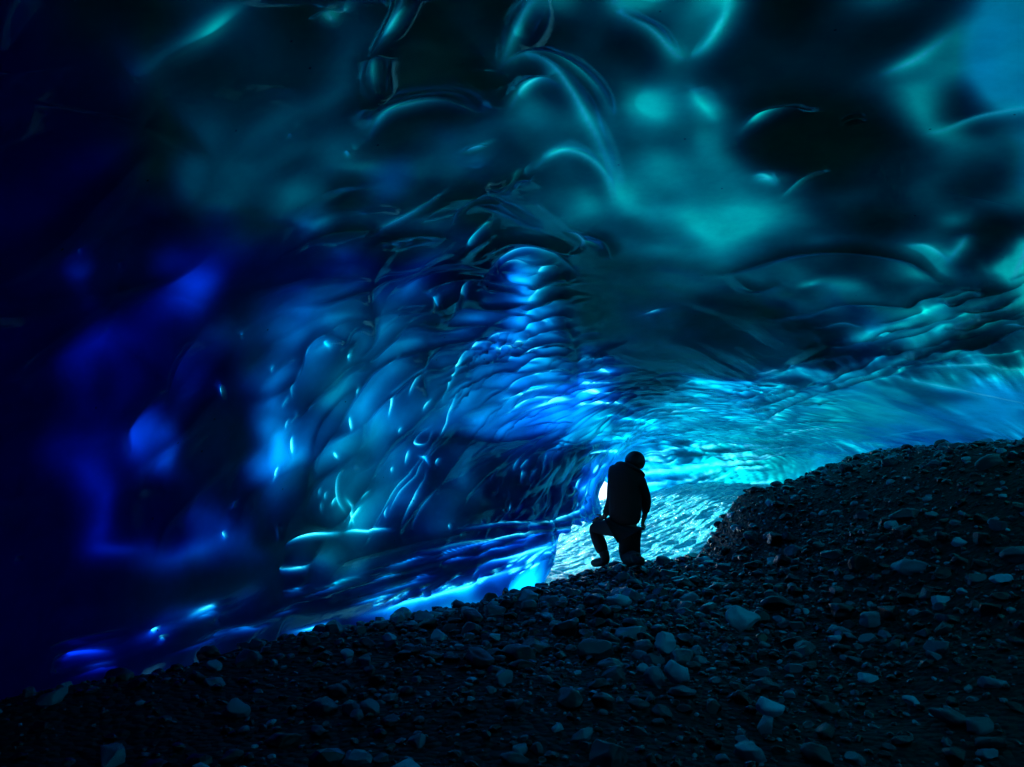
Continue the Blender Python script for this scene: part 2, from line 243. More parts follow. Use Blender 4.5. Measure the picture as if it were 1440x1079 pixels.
# ---- soft lobes  (px, py, rx, ry, angle, log-level change; + = brighter)
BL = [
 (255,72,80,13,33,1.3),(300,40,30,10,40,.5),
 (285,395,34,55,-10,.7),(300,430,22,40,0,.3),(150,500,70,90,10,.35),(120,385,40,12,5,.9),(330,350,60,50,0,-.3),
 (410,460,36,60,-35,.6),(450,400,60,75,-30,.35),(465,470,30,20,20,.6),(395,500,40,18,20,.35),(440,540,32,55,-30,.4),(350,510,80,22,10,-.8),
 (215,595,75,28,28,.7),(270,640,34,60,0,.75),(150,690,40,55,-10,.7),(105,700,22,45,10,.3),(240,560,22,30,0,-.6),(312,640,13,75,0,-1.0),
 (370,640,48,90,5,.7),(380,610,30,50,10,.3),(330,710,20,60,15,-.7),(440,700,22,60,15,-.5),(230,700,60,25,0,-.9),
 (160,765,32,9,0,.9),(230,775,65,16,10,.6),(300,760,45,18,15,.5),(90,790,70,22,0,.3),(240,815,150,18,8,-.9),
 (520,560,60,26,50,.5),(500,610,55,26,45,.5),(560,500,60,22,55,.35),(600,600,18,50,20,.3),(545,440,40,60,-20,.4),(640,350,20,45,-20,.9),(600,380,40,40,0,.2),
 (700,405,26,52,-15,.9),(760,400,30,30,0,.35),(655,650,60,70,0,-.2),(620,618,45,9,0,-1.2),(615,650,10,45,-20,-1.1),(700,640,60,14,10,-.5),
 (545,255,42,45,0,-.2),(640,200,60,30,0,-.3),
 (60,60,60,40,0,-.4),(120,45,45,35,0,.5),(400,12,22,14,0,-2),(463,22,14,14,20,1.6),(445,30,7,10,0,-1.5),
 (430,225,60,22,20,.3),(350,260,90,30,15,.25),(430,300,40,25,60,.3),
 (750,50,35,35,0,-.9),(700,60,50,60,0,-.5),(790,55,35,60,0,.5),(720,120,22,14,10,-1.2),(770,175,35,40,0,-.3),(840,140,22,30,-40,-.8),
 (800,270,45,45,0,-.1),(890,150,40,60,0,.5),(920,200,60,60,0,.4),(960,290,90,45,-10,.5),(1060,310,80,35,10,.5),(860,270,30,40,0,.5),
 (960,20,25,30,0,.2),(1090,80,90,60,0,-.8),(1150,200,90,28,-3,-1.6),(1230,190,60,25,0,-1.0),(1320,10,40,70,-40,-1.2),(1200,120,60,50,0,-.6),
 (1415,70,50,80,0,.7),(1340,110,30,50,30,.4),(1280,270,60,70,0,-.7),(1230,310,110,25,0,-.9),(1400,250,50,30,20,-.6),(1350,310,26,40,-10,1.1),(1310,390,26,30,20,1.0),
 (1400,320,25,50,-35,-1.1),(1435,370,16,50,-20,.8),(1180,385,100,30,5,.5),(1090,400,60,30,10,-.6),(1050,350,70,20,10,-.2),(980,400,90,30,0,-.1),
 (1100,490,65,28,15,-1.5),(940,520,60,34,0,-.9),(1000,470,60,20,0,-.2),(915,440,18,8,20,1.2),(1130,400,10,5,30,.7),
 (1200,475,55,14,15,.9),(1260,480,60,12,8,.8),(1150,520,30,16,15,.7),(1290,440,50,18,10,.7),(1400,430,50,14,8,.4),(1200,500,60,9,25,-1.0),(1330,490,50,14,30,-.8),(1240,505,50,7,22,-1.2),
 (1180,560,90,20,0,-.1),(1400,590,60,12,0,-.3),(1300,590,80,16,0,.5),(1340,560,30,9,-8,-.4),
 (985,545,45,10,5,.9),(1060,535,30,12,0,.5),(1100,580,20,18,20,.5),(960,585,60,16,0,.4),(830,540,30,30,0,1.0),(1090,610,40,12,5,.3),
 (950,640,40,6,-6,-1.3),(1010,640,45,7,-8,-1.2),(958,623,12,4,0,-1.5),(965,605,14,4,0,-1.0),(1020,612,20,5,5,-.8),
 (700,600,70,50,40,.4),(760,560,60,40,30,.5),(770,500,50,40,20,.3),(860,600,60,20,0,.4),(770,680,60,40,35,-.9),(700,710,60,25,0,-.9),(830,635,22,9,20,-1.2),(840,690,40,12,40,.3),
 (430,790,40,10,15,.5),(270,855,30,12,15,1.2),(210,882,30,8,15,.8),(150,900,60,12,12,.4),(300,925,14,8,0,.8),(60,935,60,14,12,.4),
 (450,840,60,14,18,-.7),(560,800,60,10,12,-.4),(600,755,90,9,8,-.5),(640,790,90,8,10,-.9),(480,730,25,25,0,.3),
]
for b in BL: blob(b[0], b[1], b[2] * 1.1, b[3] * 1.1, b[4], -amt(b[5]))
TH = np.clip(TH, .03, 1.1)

# ---- natural scallops melted by the wind: cells in metres over the surface
wx = LA + .18 * vnoise(LA * 1.3, LB * 1.3, 3) + .05 * vnoise(LA * 4, LB * 4, 4)
wy = LB + .18 * vnoise(LA * 1.3 + 9, LB * 1.3, 5) + .05 * vnoise(LA * 4, LB * 4 + 5, 6)
roof = sm(.30, .48, T); right = sm(.55, .7, T); far = sm(5.5, 8.5, Y)
def scal(ang, sc, el, k, soft=.25):
    c_, s__ = math.cos(ang), math.sin(ang)
    a_ = wx * c_ + wy * s__; b_ = -wx * s__ + wy * c_
    f1, f2, idv = cells(a_ / (sc * el), b_ / sc, k)
    e = np.clip(f2 - f1, 0, 1)
    return (np.exp(-(e / soft) ** 2) * .5 + np.exp(-e / soft) * .35) + (idv - .5) * .5 * sm(.0, .45, e) - .25 * (1 - f1), e
# where the survey shows crisp scallops, and where the roof is one smooth lens
U_, V_ = np.where(D > .5, PX, -500), np.where(D > .5, PY, -500)
def inside(cx, cy, rx, ry, soft=.5): 
    r_ = np.sqrt(((U_ - cx) / rx) ** 2 + ((V_ - cy) / ry) ** 2); return 1 - sm(1 - soft, 1 + soft, r_)
lens = np.clip(inside(990, 270, 330, 245, .18) + inside(450, 120, 420, 150, .25) + inside(1050, 60, 420, 160, .25), 0, 1)
lens = np.maximum(lens, sm(.42, .5, T) * (Y < 5))
alc = np.clip(inside(735, 510, 110, 150, .3) + inside(940, 590, 230, 60, .3) + inside(985, 655, 130, 45, .3), 0, 1)
sL, eL = scal(R(55), .72, 1.6, 11, .5); sM, eM = scal(R(60), .46, 1.7, 14, .45); s3, e3 = scal(R(40), 1.2, 1.5, 31, .45)
sA, eA = scal(R(38), .235, 2.0, 23, .5); sF, eF = scal(R(88), .20, 2.4, 27, .45)
wedge = inside(1270, 580, 200, 42, .25)
keep = 1 - np.clip(.92 * lens + .9 * wedge, 0, 1)
wR = sm(.36, .5, T)
mid = sm(4.5, 6.5, Y)
DISP += .16 * sL * (1 - mid) * (1 - wR) * keep + .12 * sM * mid * (1 - .7 * alc) * (1 - wR) * keep
DISP += .055 * sA * alc * (1 - wR) + .040 * sF * alc * wR
DISP += .022 * s3 * (1 - far) * (.3 + .7 * keep) * (1 - .7 * wR)
# broad swells
DISP += .05 * fbm(LA * .55, LB * .9, 41, 3) + .012 * fbm(LA * 2.2, LB * 3.0, 47, 3) * (.2 + far) * keep
# layered flow folds low on the right and in the far roof
fold = fbm(LA * .55 + LB * .25, LB * 3.4 - LA * .9, 53, 4)
DISP += .06 * fold * right * sm(3, 5, Y) * keep * (1 - .85 * wedge) + .02 * fbm(LA * .9, LB * 6, 59, 3) * far * roof * keep

# ---- authored rims, creases and painted glints:  (points, groove depth m, px width left side, right side)
ST = [
 ([(518,200),(540,172),(580,158),(625,152),(670,157)],.11,16,6),
 ([(698,98),(716,86),(745,84),(778,102),(802,132),(826,170),(848,215),(866,275)],.10,14,10),
 ([(716,150),(736,127),(765,118),(795,128)],.09,12,5),
 ([(752,232),(775,217),(802,214),(832,228),(852,250),(862,282)],.10,12,5),
 ([(716,84),(760,77),(802,92),(840,127),(864,172)],.05,7,5),
 ([(700,98),(722,60),(745,15),(765,-30)],.07,14,14),
 ([(852,-20),(882,26),(918,48),(950,74),(965,80)],.12,15,12),
 ([(965,80),(988,66),(1008,40),(1022,10),(1026,-30)],.12,14,12),
 ([(524,78),(545,55),(562,25),(575,-10)],.09,8,8),([(530,80),(526,110),(530,150)],.04,9,9),
 ([(1236,108),(1270,96),(1300,78),(1345,38)],.10,18,13),
 ([(1300,188),(1360,176),(1410,158),(1450,148)],.07,9,7),
 ([(1036,190),(1060,174),(1090,164),(1135,160)],.06,14,12),
 ([(970,120),(985,145),(1010,168)],.05,14,10),
 ([(1058,245),(1075,248),(1095,260)],.10,8,8),([(1100,275),(1130,255),(1160,242)],.05,6,6),
 ([(1275,346),(1300,350),(1320,362),(1340,378)],.14,5,9),([(1330,378),(1350,355),(1362,330)],.07,14,12),
 ([(1425,390),(1440,360),(1450,330)],.08,10,10),
 ([(520,328),(545,312),(572,296),(602,280),(615,270)],.07,5,6),([(636,312),(648,296),(666,284),(690,280),(700,282)],.07,5,4),
 ([(690,312),(680,322),(660,335),(645,350)],.05,6,6),([(710,262),(720,245),(730,232)],.05,4,4),([(655,212),(668,206),(682,202)],.10,5,5),
 ([(795,322),(812,328),(820,340),(812,350)],.08,5,5),([(815,335),(830,338),(842,342)],.04,5,5),
 ([(678,410),(684,392),(700,370),(722,356),(748,352),(776,360),(800,376),(815,392)],.10,4,7),
 ([(640,435),(645,418),(655,405),(668,397)],.09,4,4),([(700,378),(720,368),(745,372)],.06,4,6),
 ([(652,502),(668,484),(690,470),(720,462)],.08,3,4),([(618,562),(632,528),(650,500),(672,484),(700,474)],.09,3,5),
 ([(700,488),(725,476),(750,474)],.08,4,4),([(738,495),(755,486),(775,484)],.09,4,5),([(746,452),(760,448),(770,450)],.08,3,3),([(690,492),(712,484),(735,487)],.06,4,4),
 ([(765,520),(775,514),(790,514)],.08,3,4),([(700,560),(740,545),(770,538)],.07,3,6),([(730,575),(770,560),(800,556)],.07,3,7),
 ([(548,725),(565,690),(590,655),(612,615),(628,580),(640,552)],.10,3,3),([(524,735),(545,700),(572,665),(600,630)],.10,3,3),([(578,738),(590,712),(608,690)],.09,3,3),([(560,735),(580,700),(598,660)],.07,3,4),
 ([(490,740),(500,725),(508,712)],.14,4,4),([(478,660),(476,690),(482,720)],.12,3,3),([(470,712),(476,700)],.1,4,4),([(486,700),(494,720),(500,738)],.12,4,4),([(503,700),(515,688)],.1,3,3),
 ([(543,553),(560,540),(582,522),(605,500)],.09,3,3),([(578,560),(584,540),(587,520)],.09,3,3),([(550,590),(555,570),(553,552)],.06,3,3),([(556,608),(562,600)],.08,3,3),([(436,578),(442,570)],.1,3,3),
 ([(302,535),(303,545),(306,558)],.16,6,6),([(408,560),(408,535),(415,512)],.10,3,4),([(412,640),(414,628),(415,615)],.14,5,5),([(311,755),(308,745)],.13,4,5),([(322,712),(330,700)],.1,4,4),([(383,755),(384,735)],.09,3,3),([(328,468),(332,465)],.13,4,4),([(428,500),(431,488)],.12,3,3),
 ([(455,478),(462,490)],.04,3,3),([(613,655),(620,645)],.09,5,5),
 ([(600,600),(590,610),(585,625),(597,622),(604,605)],.07,3,3),([(585,640),(600,645),(605,655)],.05,4,4),
 ([(805,566),(835,566),(865,566),(900,580)],.10,3,6),([(900,582),(940,578),(985,572),(1030,568)],.07,3,6),([(815,468),(830,466),(845,468)],.10,3,4),
 ([(805,505),(830,503),(850,506)],.10,4,5),([(806,520),(835,518),(860,522)],.09,4,6),([(808,535),(835,533),(862,538)],.09,4,6),([(812,550),(838,549),(862,552)],.10,4,6),
 ([(900,535),(940,527),(985,530)],.06,3,5),([(945,545),(970,536),(1000,536)],.05,3,5),([(1060,528),(1085,520),(1095,520)],.06,4,5),([(1105,520),(1118,514),(1130,512)],.06,4,5),([(1150,462),(1180,455),(1212,462)],.08,3,5),
 ([(1235,524),(1300,540),(1350,552),(1400,562),(1450,572)],.22,10,12),([(1290,520),(1350,516),(1400,518),(1450,524)],.08,8,6),([(1350,505),(1400,500),(1450,498)],.04,4,4),([(1410,460),(1450,458)],.07,3,3),
 ([(1060,606),(1085,590),(1100,572)],.09,4,8),([(1075,616),(1120,606),(1160,602),(1200,606)],.08,3,6),([(1140,602),(1175,600),(1210,604)],.05,2,5),([(1240,612),(1290,606),(1330,602)],.055,4,5),
 ([(390,800),(420,800),(440,790)],.08,5,5),([(400,798),(405,800)],.12,4,4),([(400,766),(440,752),(480,748)],.08,5,6),([(480,748),(520,745),(550,742)],.08,3,4),
 ([(250,862),(280,850),(300,845)],.10,5,8),([(200,885),(215,878)],.12,5,6),([(210,895),(225,890)],.1,4,4),([(300,862),(303,870)],.13,3,3),
 ([(640,742),(700,735),(760,733),(820,728)],.07,3,4),([(560,780),(640,765),(720,752),(790,742),(830,735)],.09,3,5),([(670,728),(676,735)],.1,3,3),([(700,715),(712,732)],.09,3,3),([(740,712),(744,722)],.08,3,3),([(480,845),(520,838),(560,825)],.05,5,5),
 ([(480,872),(560,850),(640,828),(700,806),(740,790)],.10,9,10),([(400,890),(440,882),(480,870)],.08,7,7),([(640,800),(700,785),(760,768),(820,755)],.10,8,10),
 ([(800,650),(820,636),(850,632),(880,636)],.08,5,4),([(700,742),(760,735),(800,722),(830,705)],.07,4,6),([(800,700),(820,680),(840,660),(850,648)],.08,4,10),
 ([(860,590),(890,588),(920,592)],.05,3,5),([(840,618),(880,612),(930,618),(1000,622)],.05,3,6),([(900,655),(950,660),(1020,650),(1100,640)],.07,4,7),([(1000,640),(1060,632),(1140,622)],.06,3,5),
 ([(458,14),(463,24),(470,32)],.2,9,9),([(1190,167),(1200,164),(1210,163)],.22,4,4),([(1191,175),(1201,172),(1211,170)],.22,4,4),([(1062,250),(1078,252),(1090,256)],.16,7,7),([(904,444),(916,440),(930,434)],.12,6,6),
 ([(6,784),(10,782),(15,784)],.2,3.5,3.5),([(108,348),(111,352)],.18,4,4),([(163,367),(167,369)],.16,4,4),([(406,190),(410,193)],.16,4,4),([(486,215),(490,220),(492,224)],.12,4,4),([(60,935),(110,915),(160,905)],.03,7,7),
 # dark beds of the ledge
 ([(290,885),(400,862),(480,850),(560,824),(640,800),(740,768),(830,745)],-.12,7,7),([(-20,1000),(120,950),(250,905),(300,880)],-.12,16,14),([(60,850),(180,840),(300,822),(360,800)],-.12,22,18),([(420,835),(520,812),(600,790),(700,765)],-.08,6,6),([(470,790),(560,765),(640,750)],-.06,6,6),
 ([(640,612),(690,618),(740,612),(790,600)],-.08,5,9),([(730,690),(770,660),(810,640),(845,628)],-.12,10,16),([(650,725),(690,712),(760,712),(820,690)],-.10,12,12),
 # dark creases (ridges that reach into the cave)
 ([(250,300),(300,303),(360,300),(410,310)],-.06,6,26),([(425,330),(450,318),(480,314),(520,318)],-.06,5,26),
 ([(230,300),(260,285),(285,250),(290,215),(260,190),(200,175)],-.04,20,60),
 ([(530,330),(560,320),(600,318),(625,325)],-.06,5,22),
 ([(318,400),(328,450),(308,520),(316,600),(312,690),(330,745)],-.05,26,20),
 ([(330,560),(380,545),(410,520),(420,480),(450,460),(490,480)],-.08,10,8),
 ([(500,500),(520,470),(515,420),(520,380),(545,340)],-.06,9,9),
 ([(420,720),(425,660),(440,610),(470,560),(510,530)],-.05,9,9),([(560,420),(600,420),(625,440),(610,400)],-.07,14,14),
 ([(340,730),(360,760),(400,750)],-.08,20,12),([(150,470),(210,520),(240,580)],-.05,18,16),([(200,540),(150,620),(190,680),(240,690)],-.05,16,16),
 ([(600,470),(590,520),(600,560)],-.04,8,8),([(640,360),(660,340),(690,330)],-.05,10,14),
 ([(690,350),(720,335),(760,338),(800,355)],-.05,8,6),
 ([(690,262),(730,240),(745,245)],-.04,6,14),([(820,320),(850,330),(860,360)],-.04,12,12),
 ([(1000,380),(1050,365),(1120,345),(1200,345),(1280,360),(1330,400)],-.07,10,14),
 ([(1100,445),(1180,425),(1260,428),(1300,420)],-.03,14,10),([(1270,430),(1300,414),(1330,412)],-.05,7,9),([(1350,410),(1390,398),(1420,394)],-.05,6,9),([(1100,520),(1140,492),(1170,480)],-.06,6,6),
 ([(1170,482),(1210,474),(1250,470)],-.05,6,6),([(1270,462),(1310,450),(1350,446)],-.05,6,8),([(1370,446),(1410,432),(1450,422)],-.05,7,6),([(1160,535),(1190,516),(1225,508)],-.06,6,6),([(1240,502),(1290,484),(1350,468)],-.06,6,8),([(1070,590),(1110,566),(1150,552)],-.05,6,4),([(1160,548),(1200,534),(1250,520)],-.05,5,4),
 ([(1290,515),(1340,495),(1390,475),(1450,455)],-.05,9,9),
 ([(700,430),(740,420),(780,420)],-.05,7,7),([(790,440),(805,480),(808,540)],-.05,7,10),([(1030,380),(1060,400),(1100,390)],-.04,16,16),
]
for st in ST: stroke(*st)
for yy, w_ in ((388,30),(415,36),(438,40),(458,44),(476,48),(495,52),(514,54),(532,56),(550,58),(566,60)):   # stacked arches of the alcove
    x1_ = 800 + (yy - 388) * .05; x0_ = x1_ - w_ * 1.9
    stroke([(x0_, yy + w_ * .55), (x0_ + w_ * .7, yy + w_ * .08), (x1_ - w_ * .4, yy - 4), (x1_, yy + 5)], -.055, 5, 9)
    stroke([(x0_ + 6, yy + w_ * .42 - 9), (x0_ + w_ * .75, yy - 9), (x1_ - w_ * .5, yy - 13)], rng.uniform(.06, .09), 3.5, 7)
for k in range(80):      # short overlapping folds low on the right
    x = rng.uniform(1040, 1440); y = 600 - (x - 1040) * .42 + rng.uniform(-60, 40)
    if ((x - 1270) / 190) ** 2 + ((y - 580) / 40) ** 2 < 1: continue
    L = rng.uniform(14, 36); stroke([(x - L, y + L * .3), (x, y - 2), (x + L, y - L * .32)], rng.choice([-.045, -.03, .045]), rng.uniform(4, 7), rng.uniform(4, 9))
for k in range(70):      # streaks of the far wall, the bright ones with painted glints
    x = rng.uniform(905, 1080); y = rng.uniform(632, 690) - (x - 905) * .05; L = rng.uniform(10, 40)
    stroke([(x - L, y + rng.uniform(-2, 4)), (x, y), (x + L, y - rng.uniform(0, 6))], rng.choice([-.06, -.04, .12]), rng.uniform(2.5, 5), rng.uniform(2.5, 5))
# light hand on tiny scallop field of the alcove: long thin hollows running up and away
for k in range(70):
    x = rng.uniform(640, 860); y = rng.uniform(470, 640)
    if y > 640 - (x - 640) * .1 and x < 700: continue
    L = rng.uniform(14, 34) ; an = R(rng.uniform(30, 65) if x < 740 else rng.uniform(5, 35))
    dx, dy = math.cos(an) * L, -math.sin(an) * L
    stroke([(x - dx, y - dy), (x, y - 4), (x + dx, y + dy)], rng.uniform(-.045, -.02), 3, 2)
for k in range(60):
    x = rng.uniform(850, 1180); y = rng.uniform(535, 640)
    L = rng.uniform(15, 45); dy = rng.uniform(-6, 4)
    stroke([(x - L, y + 2), (x, y - 3), (x + L, y + dy)], rng.choice([-.03, .035]), 3, 3)
for k in range(60):      # broken wet ice low on the far left wall, grooves with painted glints
    x = rng.uniform(690, 860); y = rng.uniform(645, 735)
    L = rng.uniform(6, 16); an = R(rng.uniform(45, 80))
    dx, dy = math.cos(an) * L, -math.sin(an) * L
    stroke([(x - dx, y - dy), (x, y), (x + dx, y + dy)], rng.choice([-.06, .07]), 3, 3)
for k in range(24):      # small painted glints along the lobes of the left wall
    x = rng.uniform(300, 630); y = rng.uniform(400, 750)
    if x + (750 - y) * .3 < 400: continue
    L = rng.uniform(3, 11); an = R(rng.uniform(50, 100))
    stroke([(x - math.cos(an) * L, y + math.sin(an) * L), (x, y), (x + math.cos(an) * L, y - math.sin(an) * L)], rng.uniform(.07, .14), 3.5, 3.5)
for k in range(90):      # grainy ribs of the thin strip by the gravel edge, grooves with painted sparkle
    u = rng.uniform(0, 1); x = 520 + 300 * u; y = 852 - 82 * u + rng.uniform(-26, 12) * (.4 + .6 * u)
    L = rng.uniform(5, 13); stroke([(x - L, y + L * .55), (x, y), (x + L, y - L * .5)], rng.choice([-.06, .07]), 4, 3)
for k in range(50):      # ledge beds
    u = rng.uniform(0, 1); x = 60 + 760 * u; y = 935 - 200 * u + rng.uniform(-30, 30) * (1 - .6 * u)
    L = rng.uniform(20, 60)
    stroke([(x - L, y + L * .28), (x, y), (x + L, y - L * .26)], rng.choice([-.05, .04]), 4, 4)

DISP = np.clip(DISP, -.6, .45)
# smooth limit so the ice never gets thinner than a few mm
tt = TH + DISP
LINE *= (LTG < tt)
DL = np.where(LINE > 0, (LTG - tt) * LINE, 0)
tt = tt + DL
DISP = DISP + .15 * DL
MINT = .012
tt = MINT + .03 * np.log1p(np.exp(np.clip((tt - MINT) / .03, -20, 20)))
REL = np.where(DISP < 0, -.07 * np.tanh(-DISP / .07), .10 * np.tanh(DISP / .10))
Pin = P0 - N0 * REL[..., None]
KT = 3.0
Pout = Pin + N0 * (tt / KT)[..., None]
# the outer skin keeps only the broad shape
so = 1
io = np.unique(np.concatenate([np.arange(0, NS, so), [NS - 1]])); jo = np.unique(np.concatenate([np.arange(0, NT, so), [NT - 1]]))

def grid_faces(ni, nj, off, flip):
    a = (np.arange(ni - 1)[:, None] * nj + np.arange(nj - 1)[None]) + off
    q = np.stack([a, a + 1, a + nj + 1, a + nj], -1).reshape(-1, 4)
    return q[:, ::-1] if flip else q
def mesh_from(name, V, polys, smooth=True):
    """V (n,3); polys: list of int arrays (m,k)"""
    me = bpy.data.meshes.new(name)
    me.vertices.add(len(V)); me.vertices.foreach_set('co', np.asarray(V, np.float32).ravel())
    nl = sum(p.size for p in polys); nf = sum(len(p) for p in polys)
    me.loops.add(nl); me.loops.foreach_set('vertex_index', np.concatenate([p.ravel() for p in polys]).astype(np.int32))
    ln = np.concatenate([np.full(len(p), p.shape[1]) for p in polys])
    st = np.concatenate([[0], np.cumsum(ln)[:-1]])
    me.polygons.add(nf); me.polygons.foreach_set('loop_start', st.astype(np.int32)); me.polygons.foreach_set('loop_total', ln.astype(np.int32))
    me.polygons.foreach_set('use_smooth', np.full(nf, smooth))
    me.update(calc_edges=True); me.validate()
    return me
def setattr_(me, name, arr):
    at = me.attributes.new(name, 'FLOAT', 'POINT'); at.data.foreach_set('value', np.asarray(arr, np.float32).ravel())
def link(name, me, m, parent=None):
    o = bpy.data.objects.new(name, me); C.objects.link(o)
    if m: me.materials.append(m)
    if parent: o.parent = parent
    return o
def tag(o, label=None, cat=None, group=None, kind=None):
    if label: o['label'] = label
    if cat: o['category'] = cat
    if group: o['group'] = group
    if kind: o['kind'] = kind
    return o

Vi = Pin.reshape(-1, 3); Vo = Pout[np.ix_(io, jo)].reshape(-1, 3)
n_in = len(Vi); ni, nj = len(io), len(jo)
# orientation: inner faces look into the cave, outer faces look out
probe = normals(P0)[NS // 2, NT // 2] @ N0[NS // 2, NT // 2]      # +1 when du x dv is outward
fi = grid_faces(NS, NT, 0, probe > 0); fo = grid_faces(ni, nj, n_in, probe < 0)
# grid_faces winding (a, a+1, ..) = dv x du
fi = fi[:, ::-1]; fo = fo[:, ::-1]
stitch = []
def strip(inn, out):
    # inn: inner vertex ids along a border, out: list of (position in inn, outer id)
    for (p0, o0), (p1, o1) in zip(out[:-1], out[1:]):
        stitch.append(([o0] + [o1] + [int(v) for v in inn[p0:p1 + 1][::-1]]))
gi = np.arange(n_in).reshape(NS, NT); go_ = (np.arange(ni * nj) + n_in).reshape(ni, nj)
strip(gi[:, 0], list(zip(io, go_[:, 0]))); strip(gi[:, -1], list(zip(io, go_[:, -1])))
strip(gi[0, :], list(zip(jo, go_[0, :]))); strip(gi[-1, :], list(zip(jo, go_[-1, :])))
bysz = {}
for p in stitch: bysz.setdefault(len(p), []).append(p)
me = mesh_from('ice_cave', np.concatenate([Vi, Vo]), [fi, fo] + [np.array(v) for v in bysz.values()])
setattr_(me, 'outer', np.concatenate([np.zeros(n_in), np.ones(len(Vo))]))
setattr_(me, 'tint', np.concatenate([TINT.ravel(), np.zeros(len(Vo))]))
vn = me.attributes.new('base_normal', 'FLOAT_VECTOR', 'POINT'); vn.data.foreach_set('vector', np.concatenate([-N0.reshape(-1, 3), N0[np.ix_(io, jo)].reshape(-1, 3)]).astype(np.float32).ravel())
setattr_(me, 'wet', np.concatenate([(1 - np.clip(.9 * inside(120, 260, 330, 330, .35) + .88 * inside(100, 640, 330, 330, .3) + .6 * inside(330, 800, 160, 130, .4) + .9 * (Y < 2) + .75 * inside(930, 430, 140, 110, .3), 0, .92)).ravel(), np.ones(len(Vo))]))
setattr_(me, 'glint', np.concatenate([GLINT.ravel(), np.zeros(len(Vo))]))
setattr_(me, 'ripple', np.concatenate([(far * (.5 + .5 * roof)).ravel() * keep.ravel(), np.zeros(len(Vo))]))

ICE, ns, lk = mat('glacier_ice')
out = nd(ns, 'ShaderNodeOutputMaterial')
ao = nd(ns, 'ShaderNodeAttribute', attribute_name='outer'); at = nd(ns, 'ShaderNodeAttribute', attribute_name='tint')
geo = nd(ns, 'ShaderNodeNewGeometry'); tc = nd(ns, 'ShaderNodeTexCoord')
colr = nd(ns, 'ShaderNodeValToRGB'); e = colr.color_ramp.elements; e[0].color = (.002, .05, 1, 1); e[1].color = (.004, 1, .62, 1); e[1].position = 1
q = e.new(.4); q.color = (.003, .34, .95, 1)
lk.new(at.outputs['Fac'], colr.inputs[0])
av = nd(ns, 'ShaderNodeAttribute', attribute_name='glint')
vmx = nd(ns, 'ShaderNodeMix', data_type='RGBA'); vmx.inputs[7].default_value = (.22, 1, 1, 1); lk.new(av.outputs['Fac'], vmx.inputs[0]); lk.new(colr.outputs[0], vmx.inputs[6])  # pale colour mixed in to imitate specular glints
# bubbles and silt grains locked in the ice
nz = nd(ns, 'ShaderNodeTexNoise'); nz.inputs['Scale'].default_value = 3.5; nz.inputs['Detail'].default_value = 6; nz.inputs['Roughness'].default_value = .62
lk.new(tc.outputs['Object'], nz.inputs['Vector'])
vo = nd(ns, 'ShaderNodeTexVoronoi'); vo.inputs['Scale'].default_value = 5.0
lk.new(tc.outputs['Object'], vo.inputs['Vector'])
sp_ = nd(ns, 'ShaderNodeMapRange'); sp_.inputs['From Min'].default_value = .02; sp_.inputs['From Max'].default_value = .05; sp_.inputs['To Min'].default_value = .25
lk.new(vo.outputs['Distance'], sp_.inputs['Value'])
mr = nd(ns, 'ShaderNodeMapRange'); mr.inputs['From Min'].default_value = .3; mr.inputs['From Max'].default_value = .7; mr.inputs['To Min'].default_value = .8; mr.inputs['To Max'].default_value = 1.1
lk.new(nz.outputs['Fac'], mr.inputs['Value'])
mu = nd(ns, 'ShaderNodeMath', operation='MULTIPLY'); lk.new(mr.outputs[0], mu.inputs[0]); lk.new(sp_.outputs[0], mu.inputs[1])
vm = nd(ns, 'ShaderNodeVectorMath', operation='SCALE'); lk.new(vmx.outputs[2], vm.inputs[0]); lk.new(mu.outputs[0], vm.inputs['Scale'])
# melt-water ripple
w1 = nd(ns, 'ShaderNodeTexNoise'); w1.inputs['Scale'].default_value = 9; w1.inputs['Detail'].default_value = 5; w1.inputs['Distortion'].default_value = .6
mp = nd(ns, 'ShaderNodeMapping'); mp.inputs['Scale'].default_value = (.7, .7, 2.2); lk.new(tc.outputs['Object'], mp.inputs['Vector']); lk.new(mp.outputs[0], w1.inputs['Vector'])
ar = nd(ns, 'ShaderNodeAttribute', attribute_name='ripple')
bs = nd(ns, 'ShaderNodeMapRange'); bs.inputs['To Min'].default_value = .06; bs.inputs['To Max'].default_value = .5; lk.new(ar.outputs['Fac'], bs.inputs['Value'])
bp = nd(ns, 'ShaderNodeBump'); bp.inputs['Distance'].default_value = .03; lk.new(bs.outputs[0], bp.inputs['Strength']); lk.new(w1.outputs['Fac'], bp.inputs['Height'])
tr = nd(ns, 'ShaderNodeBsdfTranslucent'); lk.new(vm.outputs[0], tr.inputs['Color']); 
an = nd(ns, 'ShaderNodeAttribute', attribute_name='base_normal')
fl = nd(ns, 'ShaderNodeMath', operation='MULTIPLY_ADD'); fl.inputs[1].default_value = -2; fl.inputs[2].default_value = 1; lk.new(geo.outputs['Backfacing'], fl.inputs[0])
fs = nd(ns, 'ShaderNodeVectorMath', operation='SCALE'); lk.new(an.outputs['Vector'], fs.inputs[0]); lk.new(fl.outputs[0], fs.inputs['Scale'])
fa = nd(ns, 'ShaderNodeMix', data_type='VECTOR'); fa.inputs[0].default_value = .3; lk.new(fs.outputs[0], fa.inputs[4]); lk.new(bp.outputs[0], fa.inputs[5])
lk.new(fa.outputs[1], tr.inputs['Normal'])
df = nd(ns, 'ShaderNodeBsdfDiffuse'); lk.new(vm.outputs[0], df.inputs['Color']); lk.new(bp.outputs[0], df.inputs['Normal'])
m1 = nd(ns, 'ShaderNodeMixShader'); m1.inputs[0].default_value = .85; lk.new(df.outputs[0], m1.inputs[1]); lk.new(tr.outputs[0], m1.inputs[2])
